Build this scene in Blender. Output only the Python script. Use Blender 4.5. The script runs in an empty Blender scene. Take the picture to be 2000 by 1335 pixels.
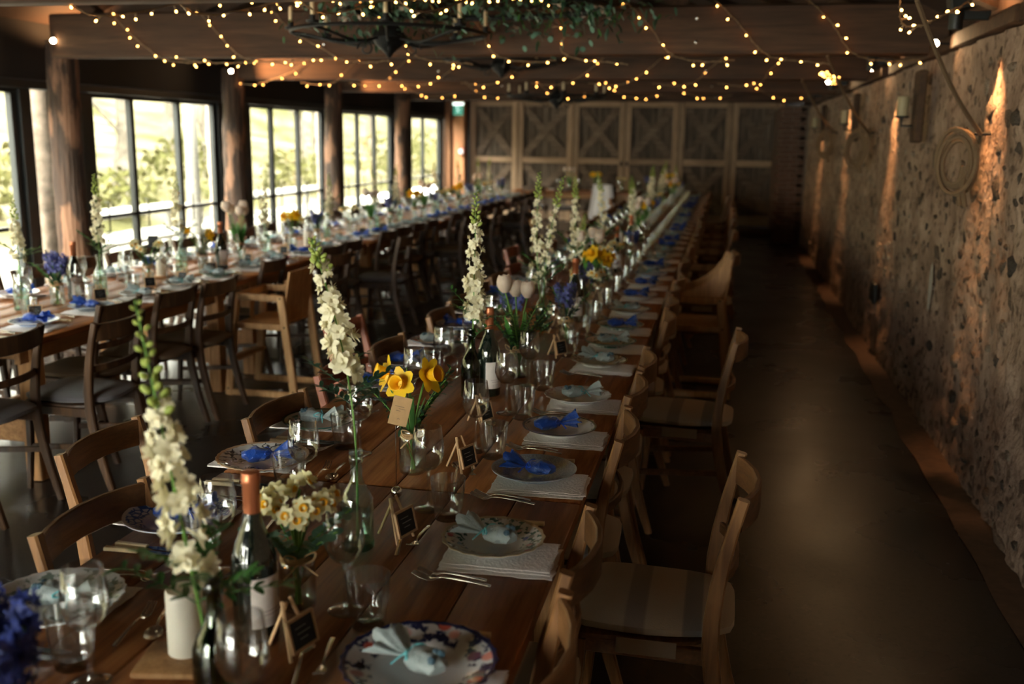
import bpy, math, random
from mathutils import Vector, Matrix, noise, Euler
R = math.radians
PI = math.pi
sc = bpy.context.scene
col = sc.collection
random.seed(7)

# ------------------------------------------------------------------ camera, world, sun, exposure
cam_data = bpy.data.cameras.new('camera')
cam = bpy.data.objects.new('camera', cam_data)
col.objects.link(cam)
F_PX, PITCH, YAW, ROLL = 1944.0, R(11.690), R(11.959), R(0.769)
Fv = Vector((-math.sin(YAW) * math.cos(PITCH), math.cos(YAW) * math.cos(PITCH), -math.sin(PITCH)))
Rv = Vector((math.cos(YAW), math.sin(YAW), 0))
Uv = Rv.cross(Fv)
R2 = Rv * math.cos(ROLL) + Uv * math.sin(ROLL)
U2 = -Rv * math.sin(ROLL) + Uv * math.cos(ROLL)
m3 = Matrix((R2, U2, -Fv)).transposed()
cam.matrix_world = Matrix.Translation((0, 0, 1.76)) @ m3.to_4x4()
cam_data.sensor_width = 36.0
cam_data.lens = F_PX / 2000 * 36
cam_data.clip_start = 0.05
cam_data.clip_end = 300
cam_data.dof.use_dof = True
cam_data.dof.focus_distance = 3.0
cam_data.dof.aperture_fstop = 2.2
cam_data.dof.aperture_blades = 9
sc.camera = cam

sc.view_settings.view_transform = 'Standard'
sc.view_settings.look = 'None'
sc.view_settings.gamma = 1
sc.view_settings.use_curve_mapping = False
sc.view_settings.exposure = 2.8
sc.cycles.transparent_max_bounces = 48
sc.cycles.max_bounces = 7
sc.cycles.diffuse_bounces = 3
sc.cycles.glossy_bounces = 3
sc.cycles.transmission_bounces = 6
sc.cycles.caustics_reflective = False
sc.cycles.caustics_refractive = False
sc.cycles.sample_clamp_indirect = 4.0

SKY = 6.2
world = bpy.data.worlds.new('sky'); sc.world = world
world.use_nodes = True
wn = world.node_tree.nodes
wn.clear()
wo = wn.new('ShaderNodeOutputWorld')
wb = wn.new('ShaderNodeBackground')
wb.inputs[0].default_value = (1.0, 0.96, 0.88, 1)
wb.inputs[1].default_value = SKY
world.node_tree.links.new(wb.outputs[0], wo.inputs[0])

sun_d = bpy.data.lights.new('sun', 'SUN'); sun_d.energy = 2.5; sun_d.angle = R(12); sun_d.color = (1, .93, .8)
sun = bpy.data.objects.new('sun', sun_d); col.objects.link(sun)
sun.rotation_euler = (R(38), R(-30), 0)      # high and behind the building: lights the garden, not the room

def portal(y0, y1, z0, z1, x):
    d = bpy.data.lights.new('window_portal', 'AREA'); d.shape = 'RECTANGLE'
    d.size = y1 - y0; d.size_y = z1 - z0
    d.cycles.is_portal = True
    o = bpy.data.objects.new('window_portal', d); col.objects.link(o)
    # area lights shine along -Z; turn that to +X (into the room)
    o.matrix_world = Matrix.Translation((x, (y0 + y1) / 2, (z0 + z1) / 2)) @ Matrix(((0, 0, -1), (1, 0, 0), (0, -1, 0))).to_4x4()
ADDED_FRONT_GLASS = (-5.4, -1.9)  # unseen glazing behind the camera, added to light the foreground
BAYS = [(-3.9, -1.6), (-.85, 1.4), (2.2, 4.45), (5.25, 7.40), (8.35, 10.72), (11.50, 13.85), (14.55, 16.9), (17.95, 19.95)]
for a, b in BAYS:
    portal(a, b, .1, 2.12, -5.98)

d = bpy.data.lights.new('added_glass_portal', 'AREA'); d.shape = 'RECTANGLE'; d.size = 3.8; d.size_y = 2.3; d.cycles.is_portal = True  # sky portal for the added glazing
o = bpy.data.objects.new('added_glass_portal', d); col.objects.link(o)
o.matrix_world = Matrix.Translation((-3.5, -4.42, 1.2)) @ Matrix(((-1, 0, 0), (0, 0, -1), (0, -1, 0))).to_4x4()
# ------------------------------------------------------------------ materials
def nt(name):
    m = bpy.data.materials.new(name); m.use_nodes = True
    n = m.node_tree.nodes; n.clear()
    return m, n, m.node_tree.links
def out(n, l, sh):
    o = n.new('ShaderNodeOutputMaterial'); l.new(sh, o.inputs[0]); return o
def ramp(n, l, fac, stops):
    r = n.new('ShaderNodeValToRGB')
    el = r.color_ramp.elements
    while len(el) < len(stops): el.new(.5)
    for e, (p, c) in zip(el, stops):
        e.position = p; e.color = (*c, 1) if len(c) == 3 else c
    l.new(fac, r.inputs[0]); return r.outputs[0]
def coords(n, l, scale=(1, 1, 1), kind='Object', jitter=True):
    t = n.new('ShaderNodeTexCoord'); mp = n.new('ShaderNodeMapping')
    mp.inputs['Scale'].default_value = scale
    l.new(t.outputs[kind], mp.inputs[0])
    if jitter:
        oi = n.new('ShaderNodeObjectInfo'); mu = n.new('ShaderNodeMath'); mu.operation = 'MULTIPLY'; mu.inputs[1].default_value = 37
        l.new(oi.outputs['Random'], mu.inputs[0]); l.new(mu.outputs[0], mp.inputs['Location'])
    return mp.outputs[0]
def plain(name, c, rough=.6, metal=0, bump=0, bscale=60, spec=.5, var=0, trans=0, sheen=0, coat=0):
    m, n, l = nt(name)
    b = n.new('ShaderNodeBsdfPrincipled')
    b.inputs['Base Color'].default_value = (*c, 1); b.inputs['Roughness'].default_value = rough
    b.inputs['Metallic'].default_value = metal; b.inputs['Specular IOR Level'].default_value = spec
    if sheen: b.inputs['Sheen Weight'].default_value = sheen
    if coat: b.inputs['Coat Weight'].default_value = coat
    if bump or var:
        v = coords(n, l)
        t = n.new('ShaderNodeTexNoise'); t.inputs['Scale'].default_value = bscale; t.inputs['Detail'].default_value = 4
        l.new(v, t.inputs['Vector'])
        if bump:
            bp = n.new('ShaderNodeBump'); bp.inputs['Strength'].default_value = bump; bp.inputs['Distance'].default_value = .01
            l.new(t.outputs[0], bp.inputs['Height']); l.new(bp.outputs[0], b.inputs['Normal'])
        if var:
            lo = tuple(x * (1 - var) for x in c); hi = tuple(min(1, x * (1 + var)) for x in c)
            l.new(ramp(n, l, t.outputs[0], [(.3, lo), (.7, hi)]), b.inputs['Base Color'])
    sh = b.outputs[0]
    if trans:
        tr = n.new('ShaderNodeBsdfTranslucent'); tr.inputs[0].default_value = (*c, 1)
        mx = n.new('ShaderNodeMixShader'); mx.inputs[0].default_value = trans
        l.new(sh, mx.inputs[1]); l.new(tr.outputs[0], mx.inputs[2]); sh = mx.outputs[0]
    out(n, l, sh); return m
def wood(name, dark, mid, light, rough=.45, axis='Y', scale=1, bump=.15, spec=.4):
    m, n, l = nt(name)
    s = [18 * scale] * 3; s['XYZ'.index(axis)] = 1.3 * scale
    v = coords(n, l, s)
    t = n.new('ShaderNodeTexNoise'); t.inputs['Scale'].default_value = 1.6; t.inputs['Detail'].default_value = 6; t.inputs['Distortion'].default_value = .6
    l.new(v, t.inputs['Vector'])
    w = n.new('ShaderNodeTexNoise'); w.inputs['Scale'].default_value = 7; w.inputs['Detail'].default_value = 3
    l.new(v, w.inputs['Vector'])
    c1 = ramp(n, l, t.outputs[0], [(.28, dark), (.5, mid), (.75, light)])
    mx = n.new('ShaderNodeMixRGB'); mx.blend_type = 'MULTIPLY'; mx.inputs[0].default_value = .55
    l.new(c1, mx.inputs[1]); l.new(ramp(n, l, w.outputs[0], [(.3, (.55, .5, .45)), (.6, (1, 1, 1))]), mx.inputs[2])
    oi = n.new('ShaderNodeObjectInfo')
    hs = n.new('ShaderNodeHueSaturation')
    mr = n.new('ShaderNodeMapRange'); mr.inputs[3].default_value = .75; mr.inputs[4].default_value = 1.2
    l.new(oi.outputs['Random'], mr.inputs[0]); l.new(mr.outputs[0], hs.inputs['Value']); l.new(mx.outputs[0], hs.inputs['Color'])
    b = n.new('ShaderNodeBsdfPrincipled'); b.inputs['Roughness'].default_value = rough; b.inputs['Specular IOR Level'].default_value = spec
    l.new(hs.outputs[0], b.inputs['Base Color'])
    bp = n.new('ShaderNodeBump'); bp.inputs['Strength'].default_value = bump; bp.inputs['Distance'].default_value = .004
    l.new(w.outputs[0], bp.inputs['Height']); l.new(bp.outputs[0], b.inputs['Normal'])
    out(n, l, b.outputs[0]); return m
def glass(name, tint=(1, 1, 1), refl=1.0, ior=1.5, rough=.02):
    m, n, l = nt(name)
    tr = n.new('ShaderNodeBsdfTransparent'); tr.inputs[0].default_value = (*tint, 1)
    gl = n.new('ShaderNodeBsdfGlossy'); gl.inputs['Roughness'].default_value = rough
    fr = n.new('ShaderNodeLayerWeight'); fr.inputs[0].default_value = .5      # 'Facing' is the same from either side
    pw = n.new('ShaderNodeMath'); pw.operation = 'POWER'; pw.inputs[1].default_value = 2.6
    mu = n.new('ShaderNodeMath'); mu.operation = 'MULTIPLY_ADD'; mu.inputs[1].default_value = .75 * min(1, refl); mu.inputs[2].default_value = .045 * refl; mu.use_clamp = True
    mx = n.new('ShaderNodeMixShader')
    l.new(fr.outputs['Facing'], pw.inputs[0]); l.new(pw.outputs[0], mu.inputs[0]); l.new(mu.outputs[0], mx.inputs[0])
    l.new(tr.outputs[0], mx.inputs[1]); l.new(gl.outputs[0], mx.inputs[2])
    out(n, l, mx.outputs[0]); return m
def emit(name, c, s):
    m, n, l = nt(name)
    e = n.new('ShaderNodeEmission'); e.inputs[0].default_value = (*c, 1); e.inputs[1].default_value = s
    out(n, l, e.outputs[0]); return m
def plate_mat(name, base, rim, spots, rim_lo, rim_hi, dens=7, edge=None, well=None, style='flower'):
    """radius-based painted rim on a glazed plate (radius in object space, plate radius .115)"""
    m, n, l = nt(name)
    t = n.new('ShaderNodeTexCoord'); sx = n.new('ShaderNodeSeparateXYZ'); l.new(t.outputs['Object'], sx.inputs[0])
    cb = n.new('ShaderNodeCombineXYZ'); l.new(sx.outputs[0], cb.inputs[0]); l.new(sx.outputs[1], cb.inputs[1])
    ln = n.new('ShaderNodeVectorMath'); ln.operation = 'LENGTH'; l.new(cb.outputs[0], ln.inputs[0])
    rad = ln.outputs['Value']
    def band(a, b_, soft=.003):
        r = n.new('ShaderNodeMapRange'); r.interpolation_type = 'SMOOTHSTEP'
        r.inputs[1].default_value = a - soft; r.inputs[2].default_value = a + soft; l.new(rad, r.inputs[0])
        q = n.new('ShaderNodeMapRange'); q.interpolation_type = 'SMOOTHSTEP'
        q.inputs[1].default_value = b_ - soft; q.inputs[2].default_value = b_ + soft; q.inputs[3].default_value = 1; q.inputs[4].default_value = 0
        l.new(rad, q.inputs[0])
        mm = n.new('ShaderNodeMath'); mm.operation = 'MULTIPLY'; l.new(r.outputs[0], mm.inputs[0]); l.new(q.outputs[0], mm.inputs[1]); return mm.outputs[0]
    def mix(f, a, b_):
        x = n.new('ShaderNodeMixRGB')
        for i, s in ((0, f), (1, a), (2, b_)):
            if isinstance(s, tuple): x.inputs[i].default_value = (*s, 1)
            elif isinstance(s, (int, float)): x.inputs[i].default_value = s
            else: l.new(s, x.inputs[i])
        return x.outputs[0]
    v = n.new('ShaderNodeTexVoronoi'); v.inputs['Scale'].default_value = dens * 5; l.new(cb.outputs[0], v.inputs['Vector'])
    nz = n.new('ShaderNodeTexNoise'); nz.inputs['Scale'].default_value = dens * 8; nz.inputs['Detail'].default_value = 5; l.new(cb.outputs[0], nz.inputs['Vector'])
    c = base
    if rim:
        if style == 'flower':
            fm = ramp(n, l, v.outputs['Distance'], [(.22, (1, 1, 1)), (.34, (0, 0, 0))])
            cm = n.new('ShaderNodeSeparateColor'); l.new(v.outputs['Color'], cm.inputs[0])
            fcol = ramp(n, l, cm.outputs[0], [(i / max(1, len(spots)), s) for i, s in enumerate(spots)])
            gm = ramp(n, l, nz.outputs[0], [(.5, (0, 0, 0)), (.56, (1, 1, 1))])
            pat = mix(fm, mix(gm, base, rim), fcol)
        elif style == 'lace':
            wv = n.new('ShaderNodeTexVoronoi'); wv.feature = 'DISTANCE_TO_EDGE'; wv.inputs['Scale'].default_value = dens * 9; l.new(cb.outputs[0], wv.inputs['Vector'])
            pat = mix(ramp(n, l, wv.outputs['Distance'], [(.06, (1, 1, 1)), (.16, (0, 0, 0))]), base, rim)
        else:
            wv = n.new('ShaderNodeTexNoise'); wv.inputs['Scale'].default_value = dens * 4; wv.inputs['Detail'].default_value = 2; l.new(cb.outputs[0], wv.inputs['Vector'])
            pat = mix(ramp(n, l, wv.outputs[0], [(.46, (0, 0, 0)), (.49, (1, 1, 1)), (.51, (1, 1, 1)), (.54, (0, 0, 0))]), base, rim)
        c = mix(band(rim_lo, rim_hi), base if not well else well, pat)
    if edge: c = mix(band(.108, .2, .0015), c, edge)
    b = n.new('ShaderNodeBsdfPrincipled'); b.inputs['Roughness'].default_value = .18; b.inputs['Coat Weight'].default_value = .3
    if isinstance(c, tuple): b.inputs['Base Color'].default_value = (*c, 1)
    else: l.new(c, b.inputs['Base Color'])
    out(n, l, b.outputs[0]); return m

M = {}
M['table'] = wood('table_wood', (.17, .050, .015), (.34, .125, .040), (.45, .19, .068), .42, 'Y', bump=.1, spec=.22)
M['pine'] = wood('trestle_wood', (.30, .14, .05), (.42, .21, .085), (.52, .29, .13), .5, 'Z')
M['pineY'] = wood('trestle_rail_wood', (.26, .12, .045), (.40, .20, .08), (.50, .28, .12), .5, 'Y')
M['chair'] = wood('chair_wood', (.13, .052, .017), (.23, .105, .037), (.31, .15, .056), .42, 'Z')
M['chair_y'] = wood('chair_rail_wood', (.09, .038, .014), (.16, .072, .027), (.23, .11, .043), .42, 'Y')
M['chair_red'] = wood('chair_red_wood', (.18, .05, .025), (.28, .085, .045), (.36, .12, .07), .42, 'Z')
M['chair_brown'] = wood('chair_brown_wood', (.030, .013, .006), (.058, .026, .011), (.10, .05, .022), .42, 'Z')
M['hc'] = wood('high_chair_wood', (.34, .17, .065), (.48, .26, .11), (.58, .35, .16), .5, 'Z')
M['beam'] = wood('beam_wood', (.034, .015, .007), (.062, .028, .0125), (.095, .046, .021), .75, 'X', .6, .3)
M['dark_beam'] = wood('dark_beam_wood', (.03, .014, .007), (.05, .025, .012), (.08, .04, .02), .8, 'Y', .6)
M['frame_door'] = wood('door_frame_wood', (.24, .14, .08), (.36, .23, .14), (.46, .31, .20), .65, 'Z')
M['frame_door_x'] = wood('door_rail_wood', (.24, .14, .08), (.36, .23, .14), (.46, .31, .20), .65, 'X')
M['brace'] = wood('brace_wood', (.08, .052, .034), (.15, .10, .068), (.22, .16, .11), .75, 'X', 1, .4)
M['old_plank'] = wood('old_plank_wood', (.06, .04, .028), (.12, .085, .06), (.20, .15, .11), .8, 'Z', 1, .5)
M['orange_post'] = wood('post_wood', (.30, .12, .05), (.42, .18, .08), (.50, .24, .11), .6, 'Z')
M['black'] = plain('black_steel', (.006, .008, .008), .5)
M['iron'] = plain('wrought_iron', (.008, .008, .008), .55, .4, .2)
M['darkwall'] = plain('black_boarding', (.012, .010, .009), .8)
M['roof'] = plain('roof_boards', (.045, .022, .011), .85, bump=.3, bscale=8)
M['silver'] = plain('silver_cutlery', (.62, .54, .44), .2, 1)
M['steel'] = plain('polished_steel', (.7, .7, .7), .12, 1)
M['blade'] = plain('knife_blade', (.25, .25, .26), .15, 1)
M['bone'] = plain('cream_handle', (.78, .62, .38), .35)
M['napkin'] = plain('white_linen', (.92, .86, .85), .9, bump=.35, bscale=120, sheen=.2)
M['wax'] = plain('candle_wax', (.86, .80, .70), .5, trans=.25)
M['aged_wax'] = plain('aged_candle_wax', (.32, .26, .15), .6)
M['wick'] = plain('candle_wick', (.02, .02, .02), .9)
M['glass'] = glass('clear_glass', (.965, .97, .965), 2.4, 1.5)
M['pane'] = glass('window_glass', (.93, .96, .93), .8, 1.5, 0.0)
M['green_glass'] = glass('green_tinted_glass', (.88, .95, .91), 1.6)
M['aqua_glass'] = glass('thick_green_glass', (.48, .78, .64), 1.3)
M['dark_green_glass'] = glass('dark_green_glass', (.26, .36, .12), 1.6)
M['water'] = glass('water', (.93, .97, .94), .8, 1.33, 0)
M['bottle'] = plain('dark_wine_glass', (.006, .011, .008), .07, spec=.8, coat=.6)
M['copper'] = plain('copper_foil', (.50, .16, .07), .35, .55)
M['label'] = plain('paper_label', (.72, .64, .60), .8, var=.05)
M['ink'] = plain('printed_ink', (.10, .07, .06), .8)
M['grey_ink'] = plain('grey_ink', (.42, .34, .34), .8)
M['kraft'] = plain('kraft_card', (.42, .25, .12), .85, var=.08)
M['twine'] = plain('jute_twine', (.55, .36, .18), .95, bump=.6, bscale=300)
M['slate'] = plain('blackboard', (.016, .018, .022), .7)
M['peg'] = plain('pale_peg_wood', (.62, .38, .20), .6, var=.1)
M['chalk'] = plain('chalk', (.35, .35, .35), .9)
M['rope'] = plain('hemp_rope', (.17, .105, .055), .95, bump=.8, bscale=150)
M['beige'] = None
M['grey_fab'] = plain('grey_seat_fabric', (.10, .09, .10), .9, bump=.4, bscale=200, sheen=.3)
M['tan_fab'] = plain('tan_seat_fabric', (.16, .11, .07), .9, bump=.4, bscale=200)
M['cream_strip'] = plain('cream_webbing', (.34, .27, .20), .9)
M['blue_org'] = plain('blue_organza', (.004, .065, .42), .35, trans=.3, sheen=.4, bump=.5, bscale=90)
M['teal_org'] = plain('pale_teal_organza', (.40, .46, .47), .35, trans=.35, sheen=.4, bump=.5, bscale=90)
M['dark_sweet'] = plain('dark_contents', (.05, .10, .14), .3, bump=.5, bscale=200)
M['ribbon_t'] = plain('teal_ribbon', (.16, .52, .58), .3)
M['ribbon_b'] = plain('blue_ribbon', (.01, .08, .6), .3)
M['cream_petal'] = plain('cream_petal', (.84, .78, .58), .6, trans=.3, var=.06)
M['yellow_petal'] = plain('yellow_petal', (.90, .58, .02), .5, trans=.3)
M['pale_petal'] = plain('pale_narcissus_petal', (.86, .80, .50), .5, trans=.3)
M['trumpet'] = plain('daffodil_trumpet', (.92, .50, .01), .5, trans=.2)
M['tulip'] = plain('white_tulip_petal', (.85, .70, .58), .4, trans=.3, var=.06)
M['blue_petal'] = plain('blue_floret', (.10, .11, .32), .6, trans=.2, var=.3, bscale=90)
M['navy_petal'] = plain('navy_floret', (.025, .04, .20), .6, trans=.2, var=.4, bscale=60)
M['bud'] = plain('green_bud', (.38, .45, .10), .5, trans=.3)
M['stem'] = plain('green_stem', (.10, .22, .035), .5)
M['leaf'] = plain('green_leaf', (.045, .13, .03), .45, trans=.2, var=.3, bscale=20)
M['leaf_d'] = plain('dark_leaf', (.02, .06, .03), .45, trans=.15, var=.3, bscale=20)
M['tulip_leaf'] = plain('tulip_leaf', (.08, .24, .05), .4, trans=.3)
M['euca'] = plain('eucalyptus_leaf', (.12, .24, .17), .5, trans=.2)
M['bark_pale'] = plain('peeling_pale_bark', (.30, .23, .18), .9, bump=1, bscale=12, var=.35)
M['bulb'] = emit('fairy_bulb', (1, .40, .08), 4)
M['wire'] = plain('clear_wire', (.20, .13, .07), .5)
M['spot_lens'] = emit('spot_lens', (1, .62, .30), 60)
M['cloth'] = plain('white_cloth', (.75, .78, .82), .9)
M['plastic'] = plain('white_plastic', (.62, .56, .50), .4)
M['brick'] = plain('old_brick', (.11, .055, .036), .9, bump=.6, bscale=30, var=.6)
M['mortar'] = plain('brick_mortar', (.16, .12, .09), .95, bump=.6, bscale=30)
M['plaster'] = plain('grey_plaster', (.42, .38, .33), .9, bump=.5, bscale=40, var=.15)

def bark(name):
    m, n, l = nt(name)
    v = coords(n, l, (1, 1, .35), jitter=True)
    a = n.new('ShaderNodeTexNoise'); a.inputs['Scale'].default_value = 5; a.inputs['Detail'].default_value = 5; l.new(v, a.inputs['Vector'])
    v2 = coords(n, l, (9, 9, .8), jitter=True)
    b_ = n.new('ShaderNodeTexNoise'); b_.inputs['Scale'].default_value = 3; b_.inputs['Detail'].default_value = 6; l.new(v2, b_.inputs['Vector'])
    c1 = ramp(n, l, b_.outputs[0], [(.35, (.020, .010, .006)), (.65, (.07, .035, .020))])
    mx = n.new('ShaderNodeMixRGB'); l.new(ramp(n, l, a.outputs[0], [(.50, (0, 0, 0)), (.56, (1, 1, 1))]), mx.inputs[0])
    l.new(c1, mx.inputs[1]); mx.inputs[2].default_value = (.20, .098, .055, 1)
    p = n.new('ShaderNodeBsdfPrincipled'); p.inputs['Roughness'].default_value = .85; l.new(mx.outputs[0], p.inputs['Base Color'])
    bp = n.new('ShaderNodeBump'); bp.inputs['Strength'].default_value = .9; bp.inputs['Distance'].default_value = .03
    l.new(b_.outputs[0], bp.inputs['Height']); l.new(bp.outputs[0], p.inputs['Normal'])
    out(n, l, p.outputs[0]); return m
M['bark'] = bark('peeling_bark')

def stripe_fabric():
    m, n, l = nt('striped_beige_fabric')
    t = n.new('ShaderNodeTexCoord'); s = n.new('ShaderNodeSeparateXYZ'); l.new(t.outputs['Object'], s.inputs[0])
    r = ramp(n, l, s.outputs[0], [(0, (.40, .33, .25)), (.085, (.40, .33, .25)), (.09, (.21, .19, .175)), (.135, (.21, .19, .175)), (.14, (.40, .33, .25)), (.235, (.40, .33, .25)), (.24, (.24, .20, .175)), (.29, (.24, .20, .175)), (.295, (.36, .30, .23)), (1, (.38, .31, .24))])
    b = n.new('ShaderNodeBsdfPrincipled'); b.inputs['Roughness'].default_value = .9; l.new(r, b.inputs['Base Color'])
    nz = n.new('ShaderNodeTexNoise'); nz.inputs['Scale'].default_value = 250; l.new(t.outputs['Object'], nz.inputs['Vector'])
    bp = n.new('ShaderNodeBump'); bp.inputs['Strength'].default_value = .3; bp.inputs['Distance'].default_value = .003
    l.new(nz.outputs[0], bp.inputs['Height']); l.new(bp.outputs[0], b.inputs['Normal'])
    out(n, l, b.outputs[0]); return m
M['beige'] = stripe_fabric()

def floor_mat():
    m, n, l = nt('polished_concrete')
    t = n.new('ShaderNodeTexCoord')
    a = n.new('ShaderNodeTexNoise'); a.inputs['Scale'].default_value = 1.4; a.inputs['Detail'].default_value = 5; l.new(t.outputs['Object'], a.inputs['Vector'])
    c1 = ramp(n, l, a.outputs[0], [(.3, (.014, .0095, .0075)), (.7, (.026, .018, .015))])
    v = n.new('ShaderNodeTexVoronoi'); v.inputs['Scale'].default_value = 75; l.new(t.outputs['Object'], v.inputs['Vector'])
    sc_ = n.new('ShaderNodeSeparateColor'); l.new(v.outputs['Color'], sc_.inputs[0])
    spk = ramp(n, l, sc_.outputs[0], [(0, (.25, .25, .3)), (.25, (.8, .8, .8)), (.8, (1, 1, 1)), (.97, (1.0, 1, 1)), (1, (1.9, 1.8, 1.7))])
    mx = n.new('ShaderNodeMixRGB'); mx.blend_type = 'MULTIPLY'; mx.inputs[0].default_value = .8; l.new(c1, mx.inputs[1]); l.new(spk, mx.inputs[2])
    b = n.new('ShaderNodeBsdfPrincipled'); b.inputs['Specular IOR Level'].default_value = .35; l.new(mx.outputs[0], b.inputs['Base Color'])
    l.new(ramp(n, l, a.outputs[0], [(.3, (.22,) * 3), (.7, (.38,) * 3)]), b.inputs['Roughness'])
    out(n, l, b.outputs[0]); return m
def stone_wall_mat():
    m, n, l = nt('lime_mortar_rubble')
    t = n.new('ShaderNodeTexCoord')
    a = n.new('ShaderNodeTexNoise'); a.inputs['Scale'].default_value = 3; a.inputs['Detail'].default_value = 8; a.inputs['Roughness'].default_value = .65; l.new(t.outputs['Object'], a.inputs['Vector'])
    c1 = ramp(n, l, a.outputs[0], [(.3, (.18, .118, .085)), (.5, (.34, .232, .172)), (.7, (.49, .355, .27))])
    p = n.new('ShaderNodeTexNoise'); p.inputs['Scale'].default_value = 16; p.inputs['Detail'].default_value = 4; l.new(t.outputs['Object'], p.inputs['Vector'])
    mx = n.new('ShaderNodeMixRGB'); mx.blend_type = 'MULTIPLY'; mx.inputs[0].default_value = .75; l.new(c1, mx.inputs[1])
    l.new(ramp(n, l, p.outputs[0], [(.36, (.25, .22, .2)), (.47, (1, 1, 1))]), mx.inputs[2])
    b = n.new('ShaderNodeBsdfPrincipled'); b.inputs['Roughness'].default_value = .92; b.inputs['Specular IOR Level'].default_value = .2
    l.new(mx.outputs[0], b.inputs['Base Color'])
    h = n.new('ShaderNodeTexNoise'); h.inputs['Scale'].default_value = 30; h.inputs['Detail'].default_value = 8; l.new(t.outputs['Object'], h.inputs['Vector'])
    bp = n.new('ShaderNodeBump'); bp.inputs['Strength'].default_value = 1; bp.inputs['Distance'].default_value = .02
    l.new(h.outputs[0], bp.inputs['Height']); l.new(bp.outputs[0], b.inputs['Normal'])
    out(n, l, b.outputs[0]); return m
def stone_mat():
    m, n, l = nt('rubble_stone')
    v = coords(n, l)
    a = n.new('ShaderNodeTexNoise'); a.inputs['Scale'].default_value = 12; a.inputs['Detail'].default_value = 6; l.new(v, a.inputs['Vector'])
    oi = n.new('ShaderNodeObjectInfo')
    base = ramp(n, l, oi.outputs['Random'], [(0, (.04, .03, .023)), (.4, (.085, .058, .04)), (.75, (.16, .105, .07)), (1, (.26, .20, .15))])
    mx = n.new('ShaderNodeMixRGB'); mx.blend_type = 'MULTIPLY'; mx.inputs[0].default_value = .8; l.new(base, mx.inputs[1])
    l.new(ramp(n, l, a.outputs[0], [(.3, (.4, .4, .4)), (.7, (1.5, 1.5, 1.5))]), mx.inputs[2])
    b = n.new('ShaderNodeBsdfPrincipled'); b.inputs['Roughness'].default_value = .85; l.new(mx.outputs[0], b.inputs['Base Color'])
    bp = n.new('ShaderNodeBump'); bp.inputs['Strength'].default_value = .8; bp.inputs['Distance'].default_value = .015
    l.new(a.outputs[0], bp.inputs['Height']); l.new(bp.outputs[0], b.inputs['Normal'])
    out(n, l, b.outputs[0]); return m
M['floor'] = floor_mat(); M['stonewall'] = stone_wall_mat(); M['stone'] = stone_mat()

def garden_mat(name, cs, s=2.5):
    m, n, l = nt(name)
    t = n.new('ShaderNodeTexCoord')
    a = n.new('ShaderNodeTexNoise'); a.inputs['Scale'].default_value = s; a.inputs['Detail'].default_value = 7; l.new(t.outputs['Object'], a.inputs['Vector'])
    b = n.new('ShaderNodeBsdfDiffuse'); l.new(ramp(n, l, a.outputs[0], [(.3 + .4 * i / (len(cs) - 1), c) for i, c in enumerate(cs)]), b.inputs[0])
    out(n, l, b.outputs[0]); return m
M['hill'] = garden_mat('straw_and_grass', [(.034, .034, .014), (.060, .056, .028), (.092, .080, .050), (.12, .108, .078)], .5)  # garden colours darkened to offset the sky raised to light the room
M['terrace'] = garden_mat('pale_terrace', [(.15, .143, .128), (.20, .19, .168)], 1)
M['bush'] = garden_mat('garden_leaves', [(.034, .037, .012), (.065, .063, .024), (.098, .090, .046)], 1)
M['bush_straw'] = garden_mat('bare_twigs', [(.06, .043, .024), (.11, .085, .05)], 3)
M['trunk'] = garden_mat('pale_tree_bark', [(.06, .05, .038), (.14, .125, .105)], 6)

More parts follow.
